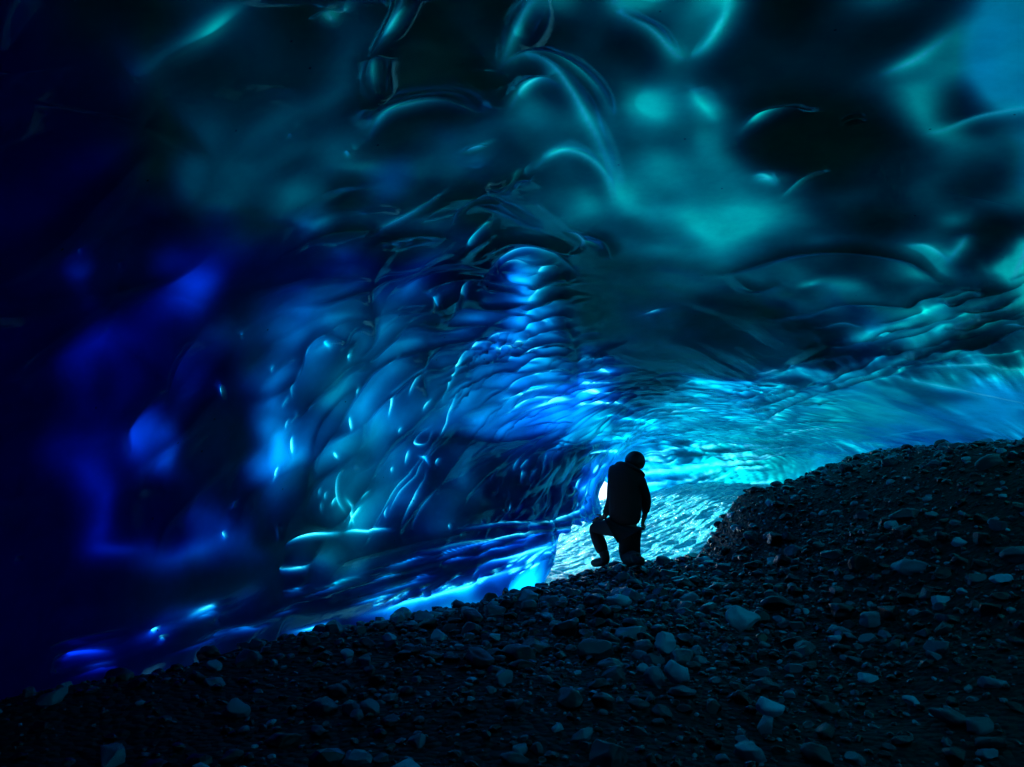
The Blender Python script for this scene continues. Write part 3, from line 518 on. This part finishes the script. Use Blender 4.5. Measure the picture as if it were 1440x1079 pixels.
gl = nd(ns, 'ShaderNodeBsdfGlossy'); gl.inputs['Roughness'].default_value = .08; gl.inputs['Color'].default_value = (.12, .75, 1, 1); lk.new(bp.outputs[0], gl.inputs['Normal'])
fr = nd(ns, 'ShaderNodeFresnel'); fr.inputs['IOR'].default_value = 1.33; lk.new(bp.outputs[0], fr.inputs['Normal'])
fb = nd(ns, 'ShaderNodeMath', operation='MULTIPLY'); lk.new(fr.outputs[0], fb.inputs[0])
inv = nd(ns, 'ShaderNodeMath', operation='SUBTRACT'); inv.inputs[0].default_value = 1; lk.new(geo.outputs['Backfacing'], inv.inputs[1]); 
aw = nd(ns, 'ShaderNodeAttribute', attribute_name='wet'); iw = nd(ns, 'ShaderNodeMath', operation='MULTIPLY'); lk.new(inv.outputs[0], iw.inputs[0]); lk.new(aw.outputs['Fac'], iw.inputs[1])
lk.new(iw.outputs[0], fb.inputs[1])
m2 = nd(ns, 'ShaderNodeMixShader'); lk.new(fb.outputs[0], m2.inputs[0]); lk.new(m1.outputs[0], m2.inputs[1]); lk.new(gl.outputs[0], m2.inputs[2])
tp = nd(ns, 'ShaderNodeBsdfTransparent')
gt = nd(ns, 'ShaderNodeMath', operation='GREATER_THAN'); gt.inputs[1].default_value = .5; lk.new(ao.outputs['Fac'], gt.inputs[0])
m3 = nd(ns, 'ShaderNodeMixShader'); lk.new(gt.outputs[0], m3.inputs[0]); lk.new(m2.outputs[0], m3.inputs[1]); lk.new(tp.outputs[0], m3.inputs[2])
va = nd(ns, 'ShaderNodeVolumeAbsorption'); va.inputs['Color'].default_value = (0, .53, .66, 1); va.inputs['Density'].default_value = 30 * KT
lk.new(m3.outputs[0], out.inputs['Surface']); lk.new(va.outputs[0], out.inputs['Volume'])
cave = link('ice_cave', me, ICE); tag(cave, kind='structure')

# ================================================================== GROUND
def ridge_d(x, y):
    """+ inside the cave floor, - beyond the edge of the gravel"""
    e = np.interp(x, [-3.4, -2.6, -1.2, -.46, .2, 1.0, 1.9, 2.6, 3.2, 4.2, 7], [3.0, 3.9, 5.6, 6.25, 7.2, 8.6, 9.1, 9.3, 9.6, 10.1, 11.5])
    return e - y
def ground_z(x, y):
    bank = 1.34 * sm(1.6, 4.8, x); bf = .80 * sm(2.05, 2.95, x) + .50 * sm(2.8, 5.2, x); kf = sm(7, 9.3, y); bank = bank * (1 - kf) + bf * kf
    bank = bank * (.35 + .65 * sm(1, 6, y))
    z = bank + .05 * fbm(x * .8, y * .8, 71, 3) + .02 * fbm(x * 3, y * 3, 77, 3)
    d = ridge_d(x, y)
    return z - 1.9 * sm(.02, 1.3, -d) - .06 * sm(.6, -.1, d)
gxs = np.linspace(-5, 10.5, 520); gys = np.linspace(-5.5, 19.5, 700)
GY, GX = np.meshgrid(gys, gxs, indexing='ij'); GZ = ground_z(GX, GY)
V = np.stack([GX, GY, GZ], -1).reshape(-1, 3)
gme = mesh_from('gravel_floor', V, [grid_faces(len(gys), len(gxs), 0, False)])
GR, ns, lk = mat('wet_gravel')
out = nd(ns, 'ShaderNodeOutputMaterial'); pb = nd(ns, 'ShaderNodeBsdfPrincipled'); tc = nd(ns, 'ShaderNodeTexCoord')
v1 = nd(ns, 'ShaderNodeTexVoronoi'); v1.inputs['Scale'].default_value = 22; lk.new(tc.outputs['Object'], v1.inputs['Vector'])
n1 = nd(ns, 'ShaderNodeTexNoise'); n1.inputs['Scale'].default_value = 60; n1.inputs['Detail'].default_value = 5; lk.new(tc.outputs['Object'], n1.inputs['Vector'])
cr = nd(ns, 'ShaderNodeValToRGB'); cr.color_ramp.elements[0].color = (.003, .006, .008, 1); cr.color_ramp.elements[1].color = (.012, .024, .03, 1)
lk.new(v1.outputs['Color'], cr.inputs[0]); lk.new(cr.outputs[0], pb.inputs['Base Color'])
b1 = nd(ns, 'ShaderNodeBump', invert=True); b1.inputs['Strength'].default_value = .9; b1.inputs['Distance'].default_value = .04; lk.new(v1.outputs['Distance'], b1.inputs['Height'])
b2 = nd(ns, 'ShaderNodeBump'); b2.inputs['Strength'].default_value = .5; b2.inputs['Distance'].default_value = .01; lk.new(n1.outputs['Fac'], b2.inputs['Height']); lk.new(b1.outputs[0], b2.inputs['Normal'])
lk.new(b2.outputs[0], pb.inputs['Normal']); pb.inputs['Roughness'].default_value = .7; pb.inputs['Specular IOR Level'].default_value = .2
lk.new(pb.outputs[0], out.inputs[0])
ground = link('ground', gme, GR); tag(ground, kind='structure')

# snow outside, reaching the horizon
bm = bmesh.new()
sx = np.sinh(np.linspace(-5, 5, 90)) / np.sinh(5) * 600
n = len(sx); SX, SY = np.meshgrid(sx, sx, indexing='ij')
rr = np.hypot(SX - 2, SY - 7)
SZ = -.95 + .25 * fbm(SX * .15, SY * .15, 5, 3) * sm(9, 20, rr) + 14 * sm(60, 500, rr)
sme = mesh_from('snow_field', np.stack([SX, SY, SZ], -1).reshape(-1, 3), [grid_faces(n, n, 0, True)])
SN, ns, lk = mat('snow')
out = nd(ns, 'ShaderNodeOutputMaterial'); pb = nd(ns, 'ShaderNodeBsdfPrincipled'); pb.inputs['Base Color'].default_value = (.62, .78, .86, 1); pb.inputs['Roughness'].default_value = .6
n1 = nd(ns, 'ShaderNodeTexNoise'); n1.inputs['Scale'].default_value = 1.5; n1.inputs['Detail'].default_value = 8
b1 = nd(ns, 'ShaderNodeBump'); b1.inputs['Distance'].default_value = .2; lk.new(n1.outputs['Fac'], b1.inputs['Height']); lk.new(b1.outputs[0], pb.inputs['Normal']); lk.new(pb.outputs[0], out.inputs[0])
snow = link('snow_field', sme, SN); tag(snow, kind='structure')
print('BUILT shell')

# ================================================================== ICE FLOOR BEHIND THE GRAVEL
fx = np.linspace(-1.2, 9.5, 560); fy = np.linspace(8.2, 19.2, 620)
FY, FX = np.meshgrid(fy, fx, indexing='ij')
FZ = -.62 + .72 * sm(10.2, 16.5, FY + .25 * (FX - 2)) * sm(.2, 2.6, FX) + .40 * sm(1.9, 4.2, FX - .05 * (FY - 10))
FZ = FZ + .07 * fbm(FX * .9 + FY * .5, FY * 1.2, 81, 3) + .05 * fbm(FX * 1.6 + FY * 2.0, FY * 5 - FX * 3, 83, 4)
f1, f2, _ = cells(FX * 1.6 + FY * 1.2, FY * 4.5 - FX * 1.5, 87); FZ = FZ - .05 * np.exp(-np.clip(f2 - f1, 0, 1) / .2) + .02
fme = mesh_from('ice_floor', np.stack([FX, FY, FZ], -1).reshape(-1, 3), [grid_faces(len(fy), len(fx), 0, False)])
IF_, ns, lk = mat('wet_floor_ice')
out = nd(ns, 'ShaderNodeOutputMaterial'); pb = nd(ns, 'ShaderNodeBsdfPrincipled'); tc = nd(ns, 'ShaderNodeTexCoord')
pb.inputs['Base Color'].default_value = (.02, .55, .72, 1); pb.inputs['Roughness'].default_value = .15; pb.inputs['IOR'].default_value = 1.4; pb.inputs['Specular Tint'].default_value = (.25, .9, 1, 1)
n1 = nd(ns, 'ShaderNodeTexNoise'); n1.inputs['Scale'].default_value = 14; n1.inputs['Detail'].default_value = 4; n1.inputs['Distortion'].default_value = .8
mp = nd(ns, 'ShaderNodeMapping'); mp.inputs['Scale'].default_value = (.5, 1.2, 1); mp.inputs['Rotation'].default_value = (0, 0, R(25)); lk.new(tc.outputs['Object'], mp.inputs['Vector']); lk.new(mp.outputs[0], n1.inputs['Vector'])
n1.inputs['Scale'].default_value = 24; n1.inputs['Detail'].default_value = 6
b1 = nd(ns, 'ShaderNodeBump'); b1.inputs['Strength'].default_value = 1; b1.inputs['Distance'].default_value = .09; lk.new(n1.outputs['Fac'], b1.inputs['Height']); lk.new(b1.outputs[0], pb.inputs['Normal'])
lk.new(pb.outputs[0], out.inputs[0])
tag(link('ice_floor', fme, IF_), kind='structure')

# ================================================================== STONES
def stone_mat():
    m, ns, lk = mat('wet_stone')
    out = nd(ns, 'ShaderNodeOutputMaterial'); pb = nd(ns, 'ShaderNodeBsdfPrincipled'); tc = nd(ns, 'ShaderNodeTexCoord')
    at = nd(ns, 'ShaderNodeAttribute', attribute_name='tone'); oi = nd(ns, 'ShaderNodeObjectInfo')
    ad = nd(ns, 'ShaderNodeMath', operation='ADD'); lk.new(at.outputs['Fac'], ad.inputs[0]); lk.new(oi.outputs['Color'], ad.inputs[1])
    n1 = nd(ns, 'ShaderNodeTexNoise'); n1.inputs['Scale'].default_value = 26; n1.inputs['Detail'].default_value = 8; n1.inputs['Roughness'].default_value = .7; lk.new(tc.outputs['Object'], n1.inputs['Vector'])
    mr = nd(ns, 'ShaderNodeMapRange'); mr.inputs['From Min'].default_value = .3; mr.inputs['From Max'].default_value = .7; mr.inputs['To Min'].default_value = .55; mr.inputs['To Max'].default_value = 1.3; lk.new(n1.outputs['Fac'], mr.inputs['Value'])
    mu = nd(ns, 'ShaderNodeMath', operation='MULTIPLY'); lk.new(at.outputs['Fac'], mu.inputs[0]); lk.new(mr.outputs[0], mu.inputs[1])
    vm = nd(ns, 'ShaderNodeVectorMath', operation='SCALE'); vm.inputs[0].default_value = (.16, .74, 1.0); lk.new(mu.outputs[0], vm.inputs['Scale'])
    lk.new(vm.outputs[0], pb.inputs['Base Color']); pb.inputs['Roughness'].default_value = .2; pb.inputs['Specular Tint'].default_value = (.4, .85, 1, 1)
    b1 = nd(ns, 'ShaderNodeBump'); b1.inputs['Strength'].default_value = .5; b1.inputs['Distance'].default_value = .006; lk.new(n1.outputs['Fac'], b1.inputs['Height']); lk.new(b1.outputs[0], pb.inputs['Normal'])
    lk.new(pb.outputs[0], out.inputs[0]); return m
STN = stone_mat()
def ico(sub):
    bm = bmesh.new(); bmesh.ops.create_icosphere(bm, subdivisions=sub, radius=1)
    v = np.array([p.co[:] for p in bm.verts]); f = np.array([[q.index for q in p.verts] for p in bm.faces]); bm.free(); return v, f
def rock(v, seed, rough=.22):
    r = np.random.default_rng(seed); o = v.copy()
    # chip the ball with a few flats, then round it a little
    for k in range(r.integers(6, 12)):
        n = r.normal(size=3); n /= np.linalg.norm(n); d = r.uniform(.5, .86)
        h = o @ n; o = o - np.outer(np.maximum(h - d, 0) * .97, n)
    for i in range(len(o)):
        o[i] *= 1 + rough * mnoise.noise(Vector(o[i] * 1.3 + seed * 3.1)) + .06 * mnoise.noise(Vector(o[i] * 4 + seed))
    o *= np.array([1, r.uniform(.62, .95), r.uniform(.42, .75)])
    return o
v3, f3 = ico(4); v1_, f1_ = ico(2)
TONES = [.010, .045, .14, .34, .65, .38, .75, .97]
stone_meshes = {}
for k in range(12):
    ov = rock(v3, 100 + k)
    for ti, tn in enumerate(TONES):
        m_ = mesh_from('stone', ov, [f3]); setattr_(m_, 'tone', np.full(len(ov), tn)); m_.materials.append(STN); stone_meshes[k, ti] = m_
SG = np.random.default_rng(21)
def scatter(n, smin, smax, pw, spread, placed, box):
    out_ = []
    for _ in range(n):
        # even cover of what lies in front of the camera, thinning away from it
        yy = box[2] + (box[3] - box[2]) * SG.random() ** spread
        xx = SG.uniform(max(box[0], -.78 * yy - .6), min(box[1], .78 * yy + .8))
        r_ = smin * (smax / smin) ** (SG.random() ** pw)
        if yy < 4.4: r_ *= .72
        if ridge_d(np.array(xx), np.array(yy)) < -.7: continue
        key = (int(xx / .25), int(yy / .25)); ok = True
        for a in (-1, 0, 1):
            for b in (-1, 0, 1):
                for (x2, y2, r2) in placed.get((key[0] + a, key[1] + b), ()):
                    if (x2 - xx) ** 2 + (y2 - yy) ** 2 < (.72 * (r_ + r2)) ** 2: ok = False; break
                if not ok: break
            if not ok: break
        if ok and (SG.random() < .62 * max(sm(4.3, 3.3, yy), sm(.35, .8, float(ground_z(np.array(xx), np.array(yy)))) * 1.05, 1.25 * sm(.2, -1.6, xx) * sm(6.5, 4.5, yy))): continue  # fewer stones on the silty bank; near and lower left to imitate fading light
        if ok: placed.setdefault(key, []).append((xx, yy, r_)); out_.append((xx, yy, r_))
    return out_
placed = {}
def ground_at(px, py):
    d = ray(px, py); t = 1.5
    while t < 30:
        p = np.array([0, 0, CAMZ]) + d * t
        if p[2] < ground_z(np.array(p[0]), np.array(p[1])): return p, t
        t += .01
    return p, t
# the stones one can name in the photograph: px, py of the centre, width px, tone, variant, label
NAMED = [
 (1083,1004,46,4,0,'large pale rounded stone standing alone on the dark gravel near the bottom edge'),
 (1078,1024,36,2,3,'flat grey stone half buried right below the large pale rounded stone'),
 (936,912,34,3,1,'upright round pale stone in the middle of the lit gravel'),
 (904,944,20,3,5,'small oval stone just below and left of the upright round stone'),
 (870,846,36,3,2,'broad pale stone on the gravel below the kneeling person'),
 (1046,884,50,3,4,'wide pale boulder on the gravel right of the upright round stone'),
 (932,790,24,2,6,'rounded stone on the gravel crest beside the kneeling person\'s rear knee'),
 (333,998,42,2,7,'blocky blue grey stone lying on the dark lower left gravel'),
 (955,960,44,3,8,'angular pale stone lying beside the upright round stone, lower down the slope'),
 (697,902,20,3,9,'small upright pale stone on the gravel below the ice ledge'),
 (1172,900,22,3,10,'small domed stone first in a row of three on the right gravel'),
 (1196,896,20,2,11,'small rounded stone second in a row of three on the right gravel'),
 (1408,816,30,3,1,'pale oblong stone near the right edge of the gravel bank'),
 (1335,1010,50,1,2,'wide dull blue stone near the bottom right corner'),
 (1282,988,22,3,5,'small wedge shaped pale stone left of the wide dull blue stone'),
 (1225,874,40,2,6,'long low grey stone behind the row of three small stones'),
 (500,1012,26,1,0,'dull rounded stone at the bottom of the dark gravel below the ice ledge'),
]
rows = []
for (px, py, wpx, tn, kv, lb) in NAMED:
    p, t = ground_at(px, py + wpx * .18); r_ = wpx * .5 / F * t * 1.02
    placed.setdefault((int(p[0] / .25), int(p[1] / .25)), []).append((p[0], p[1], r_)); rows.append((p[0], p[1], r_, tn, kv, lb, True))
box = (-4, 8.5, 1.4, 11.0)
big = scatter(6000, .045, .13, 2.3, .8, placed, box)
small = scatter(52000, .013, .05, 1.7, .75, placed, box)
allst = big + small
arr = np.array(allst); gz = ground_z(arr[:, 0], arr[:, 1])
u_, v_, d_ = to_px(np.stack([arr[:, 0], arr[:, 1], gz], -1))
app = np.where((u_ > 2) & (u_ < 1438) & (v_ < 1076), arr[:, 2] / d_, 0)
app = np.where(ridge_d(arr[:, 0], arr[:, 1]) < -.1, 0, app)
order = np.argsort(-app); top = set(order[:270].tolist())
def put_stone(x, y, r_, tn, kv, first=False):
    o = bpy.data.objects.new('stone', stone_meshes[kv, tn]); C.objects.link(o)
    gzv = float(ground_z(np.array(x), np.array(y)))
    o.location = (x, y, gzv + r_ * SG.uniform(.08, .3)); o.scale = (r_,) * 3
    o.rotation_euler = (SG.uniform(-.35, .35), SG.uniform(-.35, .35), SG.uniform(0, 6.28)); return o
for (x, y, r_, tn, kv, lb, _) in rows:
    o = put_stone(x, y, r_, {1: 2, 2: 5, 3: 6, 4: 7}[tn], kv); o.location.z += r_ * .3; tag(o, lb, 'stone', 'stones on the gravel floor')
    if kv == 0 and tn == 4: o.rotation_euler = (.3, .1, .4); o.location.z += r_ * .25
    if 'upright' in lb: o.rotation_euler = (1.1, .2, .3); o.location.z += r_ * .35
TW = ['nearly black', 'dark grey', 'mid grey', 'light grey', 'pale']
for i in top:
    x, y, r_ = allst[i]; tn = int(SG.choice(5, p=[.30, .30, .24, .12, .04])); kv = int(SG.integers(12))
    o = put_stone(x, y, r_, tn, kv)
    tag(o, TW[tn] + ' wet cobble lying loose among the pebbles of the cave floor', 'stone', TW[tn] + ' cobbles scattered over the cave floor')
# the countless pebbles
rest = [i for i in range(len(allst)) if i not in top]
variants = [rock(v1_, 300 + k, .18) for k in range(24)]
nv = len(v1_); VV = np.zeros((len(rest), nv, 3)); TN = np.zeros((len(rest), nv))
for a, i in enumerate(rest):
    x, y, r_ = allst[i]; o = variants[SG.integers(24)] * r_
    an, t1 = SG.uniform(0, 6.28), SG.uniform(-.5, .5); ca, sa = math.cos(an), math.sin(an); cb, sb = math.cos(t1), math.sin(t1)
    o = o @ np.array([[1, 0, 0], [0, cb, sb], [0, -sb, cb]]) @ np.array([[ca, sa, 0], [-sa, ca, 0], [0, 0, 1]])
    VV[a] = o + np.array([x, y, gz[i] + r_ * SG.uniform(0, .35)]); TN[a] = SG.choice([.008, .03, .10, .28, .6], p=[.32, .28, .21, .13, .06])
FF = (f1_[None] + (np.arange(len(rest)) * nv)[:, None, None]).reshape(-1, 3)
pm = mesh_from('pebbles', VV.reshape(-1, 3), [FF], False); setattr_(pm, 'tone', TN.ravel())
tag(link('pebbles', pm, STN), 'wet dark pebbles covering the whole cave floor between the cobbles', 'pebbles', kind='stuff')
print('STONES', len(top), len(rest))

# ================================================================== PERSON
PY0 = 8.12
def J(px, py, dy=0):
    d = ray(px, py); t = (PY0 + dy) / d[1]; return Vector((d[0] * t, PY0 + dy, CAMZ + d[2] * t))
def cloth(name, col, rough):
    m, ns, lk = mat(name); out = nd(ns, 'ShaderNodeOutputMaterial'); pb = nd(ns, 'ShaderNodeBsdfPrincipled')
    n1 = nd(ns, 'ShaderNodeTexNoise'); n1.inputs['Scale'].default_value = 40; n1.inputs['Detail'].default_value = 4
    b1 = nd(ns, 'ShaderNodeBump'); b1.inputs['Strength'].default_value = .3; b1.inputs['Distance'].default_value = .01; lk.new(n1.outputs['Fac'], b1.inputs['Height']); lk.new(b1.outputs[0], pb.inputs['Normal'])
    pb.inputs['Base Color'].default_value = (*col, 1); pb.inputs['Roughness'].default_value = rough; lk.new(pb.outputs[0], out.inputs[0]); return m
M_skin = cloth('skin', (.30, .17, .12), .6); M_jack = cloth('black_shell_fabric', (.012, .012, .014), .8); M_trou = cloth('black_trouser_fabric', (.01, .01, .012), .85)
M_helm = cloth('dark_helmet_shell', (.015, .014, .014), .5); M_boot = cloth('boot_leather', (.012, .011, .01), .6)
def skin(name, nodes, edges, m, parent=None, sub=2, root=0):
    """nodes: {key: (Vector, (rx, ry))}"""
    keys = list(nodes); me = bpy.data.meshes.new(name)
    me.from_pydata([nodes[k][0] for k in keys], [(keys.index(a), keys.index(b)) for a, b in edges], [])
    o = bpy.data.objects.new(name, me); C.objects.link(o); me.materials.append(m)
    md = o.modifiers.new('skin', 'SKIN'); md.use_smooth_shade = True
    sv = me.skin_vertices[0].data if me.skin_vertices else None
    if sv is None:
        bpy.context.view_layer.objects.active = o; sv = me.skin_vertices[0].data
    for i, k in enumerate(keys):
        r_ = nodes[k][1]; sv[i].radius = r_ if isinstance(r_, tuple) else (r_, r_); sv[i].use_root = (i == root)
    ss = o.modifiers.new('subsurf', 'SUBSURF'); ss.levels = sub; ss.render_levels = sub
    if parent: o.parent = parent
    return o
pel, ch, nk, hd = J(878, 738), J(879, 684, .03), J(888, 664, .05), J(893, 650, .07)
lsh, rsh = J(863, 669, .08), J(903, 675, -.02)
lel, rel_ = J(861, 704, .16), J(909, 704, .02)
lwr, rwr = J(850, 727, .26), J(907, 724, .12)
lkn, lan, lhe, lto = J(835, 742, .34), J(849, 779, .26), J(853, 789, .22), J(833, 793, .40)
rkn, ran, rto = J(886, 783, .06), J(894, 784, -.36), J(906, 789, -.46)
lhi, rhi = J(868, 742, .03), J(889, 744, -.02)
N = dict(pel=(pel, .08), waist=(J(878, 714, .01), (.11, .10)), ch=(ch, (.13, .11)), nb=(nk, .062), nk=(J(890, 659, .06), .056), hd=(hd, (.085, .085)), hd2=(J(894, 643, .075), .075),
    chin=(J(900, 659, .12), .035), lsh=(lsh, .062), lel=(lel, .045), lwr=(lwr, .028), rsh=(rsh, .062), rel=(rel_, .045), rwr=(rwr, .028),
    lhi=(lhi, .07), lkn=(lkn, .058), lan=(lan, .04), lhe=(lhe, .038), lto=(lto, .03), rhi=(rhi, .07), rkn=(rkn, .06), ran=(ran, .04), rto=(rto, .03))
E = [('pel', 'waist'), ('waist', 'ch'), ('ch', 'nb'), ('nb', 'nk'), ('nk', 'hd'), ('hd', 'hd2'), ('hd', 'chin'), ('ch', 'lsh'), ('lsh', 'lel'), ('lel', 'lwr'), ('ch', 'rsh'), ('rsh', 'rel'), ('rel', 'rwr'),
    ('pel', 'lhi'), ('lhi', 'lkn'), ('lkn', 'lan'), ('lan', 'lhe'), ('lhe', 'lto'), ('pel', 'rhi'), ('rhi', 'rkn'), ('rkn', 'ran'), ('ran', 'rto')]
# nose and ears
face = Vector((.75, .55, -.35)).normalized(); side = face.cross(Vector((0, 0, 1))).normalized()
N['nose'] = (hd + face * .105 + Vector((0, 0, -.01)), .012); E.append(('hd', 'nose'))
for k, s2 in (('earl', -1), ('earr', 1)): N[k] = (hd + side * .088 * s2, .016); E.append(('hd', k))
def hand(tag_, wr, palm_dir, spread, curl):
    palm_dir = palm_dir.normalized(); spread = spread.normalized(); nrm = palm_dir.cross(spread).normalized() * curl
    pm_ = wr + palm_dir * .055; N[tag_ + 'p'] = (pm_, (.034, .02)); E.append((tag_ + 'wr', tag_ + 'p'))
    for i, (off, L) in enumerate(((-.028, .068), (-.009, .078), (.010, .072), (.028, .056))):
        a = wr + palm_dir * .095 + spread * off; b = a + palm_dir * L * .55 + nrm * .012; c_ = b + palm_dir * L * .4 + nrm * .028
        N[f'{tag_}f{i}a'] = (a, .0105); N[f'{tag_}f{i}b'] = (b, .0095); N[f'{tag_}f{i}c'] = (c_, .008)
        E.extend([(tag_ + 'p', f'{tag_}f{i}a'), (f'{tag_}f{i}a', f'{tag_}f{i}b'), (f'{tag_}f{i}b', f'{tag_}f{i}c')])
    a = wr + palm_dir * .045 - spread * .042; b = a + palm_dir * .035 - spread * .02 + nrm * .015
    N[tag_ + 't1'] = (a, .012); N[tag_ + 't2'] = (b, .0095); E.extend([(tag_ + 'p', tag_ + 't1'), (tag_ + 't1', tag_ + 't2')])
hand('l', lwr, J(838, 733, .36) - lwr, Vector((.3, .1, -.6)), 1)
hand('r', rwr, J(903, 738, .16) - rwr, Vector((.5, .8, 0)), 1)
person = skin('person', N, E, M_skin)
tag(person, 'person in dark winter clothes and helmet kneeling on one knee on the gravel crest', 'person')
# jacket
def sc(k, f, add=0):
    p, r_ = N[k]; return (p, tuple(q * f + add for q in r_) if isinstance(r_, tuple) else r_ * f + add)
JN = dict(hem=(J(879, 743), (.185, .15)), waist=(J(879, 718, .01), (.19, .14)), mid=(J(879, 698, .02), (.20, .145)), ch=(J(879, 680, .03), (.195, .135)), nb=(J(886, 663, .05), .19), col=(J(890, 655, .06), .175),
    lsh=(J(863, 668, .08), .085), lel=sc('lel', 1, .018), lcu=(lel.lerp(lwr, .92), .044), rsh=(J(901, 677, -.02), .076), rel=sc('rel', 1, .018), rcu=(rel_.lerp(rwr, .92), .044))
skin('jacket', JN, [('hem', 'waist'), ('waist', 'mid'), ('mid', 'ch'), ('ch', 'nb'), ('nb', 'col'), ('ch', 'lsh'), ('lsh', 'lel'), ('lel', 'lcu'), ('ch', 'rsh'), ('rsh', 'rel'), ('rel', 'rcu')], M_jack, person)
TNn = dict(pel=(J(879, 736), .14), lhi=(J(868, 742, .03), .105), lm=(lhi.lerp(lkn, .5), .092), lkn=(lkn, .078), lmid=(lkn.lerp(lan, .5), .080), lan=(lan, .068), rhi=(J(886, 748, -.02), .13), rm=(J(885, 766, .02), .128), rkn=(J(886, 787, .05), .12), rmid=(rkn.lerp(ran, .5), .072), ran=(ran, .058))
skin('trousers', TNn, [('pel', 'lhi'), ('lhi', 'lm'), ('lm', 'lkn'), ('lkn', 'lmid'), ('lmid', 'lan'), ('pel', 'rhi'), ('rhi', 'rm'), ('rm', 'rkn'), ('rkn', 'rmid'), ('rmid', 'ran')], M_trou, person)
for (a, h_, t_) in ((lan, lhe, lto), (ran, ran + Vector((0, -.05, -.03)), rto)):
    skin('boot', dict(sh=(a + Vector((0, 0, .05)), .062), an=(a, .062), he=(h_, .055), mid=(h_.lerp(t_, .6), (.052, .045)), to=(t_, (.048, .036))), [('sh', 'an'), ('an', 'he'), ('he', 'mid'), ('mid', 'to')], M_boot, person)
# helmet: domed shell with rim and a small lamp bracket
bm = bmesh.new(); bmesh.ops.create_uvsphere(bm, u_segments=32, v_segments=20, radius=1)
for v in bm.verts:
    if v.co.z < -.45: v.co.z = -.45 + (v.co.z + .45) * .3; v.co.x *= .97; v.co.y *= .97
    v.co = Vector((v.co.x * .108, v.co.y * .115, v.co.z * .112))
for f in bm.faces: f.smooth = True
hm = bpy.data.meshes.new('helmet'); bm.to_mesh(hm); bm.free(); hm.materials.append(M_helm)
ho = bpy.data.objects.new('helmet', hm); C.objects.link(ho); ho.parent = person; ho.location = J(893, 649, .07); ho.rotation_euler = (R(-14), R(16), R(-50))
ml = ho.modifiers.new('bevel', 'SUBSURF'); ml.levels = 1; ml.render_levels = 1
bm = bmesh.new(); bmesh.ops.create_cone(bm, cap_ends=True, segments=20, radius1=.02, radius2=.024, depth=.03)
bmesh.ops.bevel(bm, geom=bm.edges[:], offset=.002, segments=1)
lm_ = bpy.data.meshes.new('headlamp'); bm.to_mesh(lm_); bm.free(); lm_.materials.append(M_helm)
lo = bpy.data.objects.new('headlamp', lm_); C.objects.link(lo); lo.parent = ho; lo.location = (0, .118, .02); lo.rotation_euler = (R(-80), 0, 0)
print('PERSON done')

# ================================================================== LIGHT
SUN_AZ, SUN_EL = R(-50), R(16)       # azimuth from +Y towards +X
w = bpy.data.worlds.new('World'); S.world = w; w.use_nodes = True
sk = w.node_tree.nodes.new('ShaderNodeTexSky'); sk.sky_type = 'NISHITA'; sk.sun_disc = False
sk.sun_elevation = SUN_EL; sk.sun_rotation = SUN_AZ
bg = w.node_tree.nodes['Background']; bg.inputs['Strength'].default_value = .15
w.node_tree.links.new(sk.outputs[0], bg.inputs[0])
sl = bpy.data.lights.new('sun', 'SUN'); sl.energy = 4; sl.angle = R(.5); sl.color = (1, .985, .96)
so_ = bpy.data.objects.new('sun', sl); C.objects.link(so_)
dv = Vector((math.sin(SUN_AZ) * math.cos(SUN_EL), math.cos(SUN_AZ) * math.cos(SUN_EL), math.sin(SUN_EL)))
so_.rotation_euler = dv.to_track_quat('Z', 'Y').to_euler(); so_.location = dv * 30
S.view_settings.view_transform = 'Standard'; S.view_settings.look = 'None'; S.view_settings.exposure = 1.95
S.cycles.max_bounces = 8; S.cycles.diffuse_bounces = 4; S.cycles.transmission_bounces = 6; S.cycles.transparent_max_bounces = 12
S.cycles.sample_clamp_indirect = 8
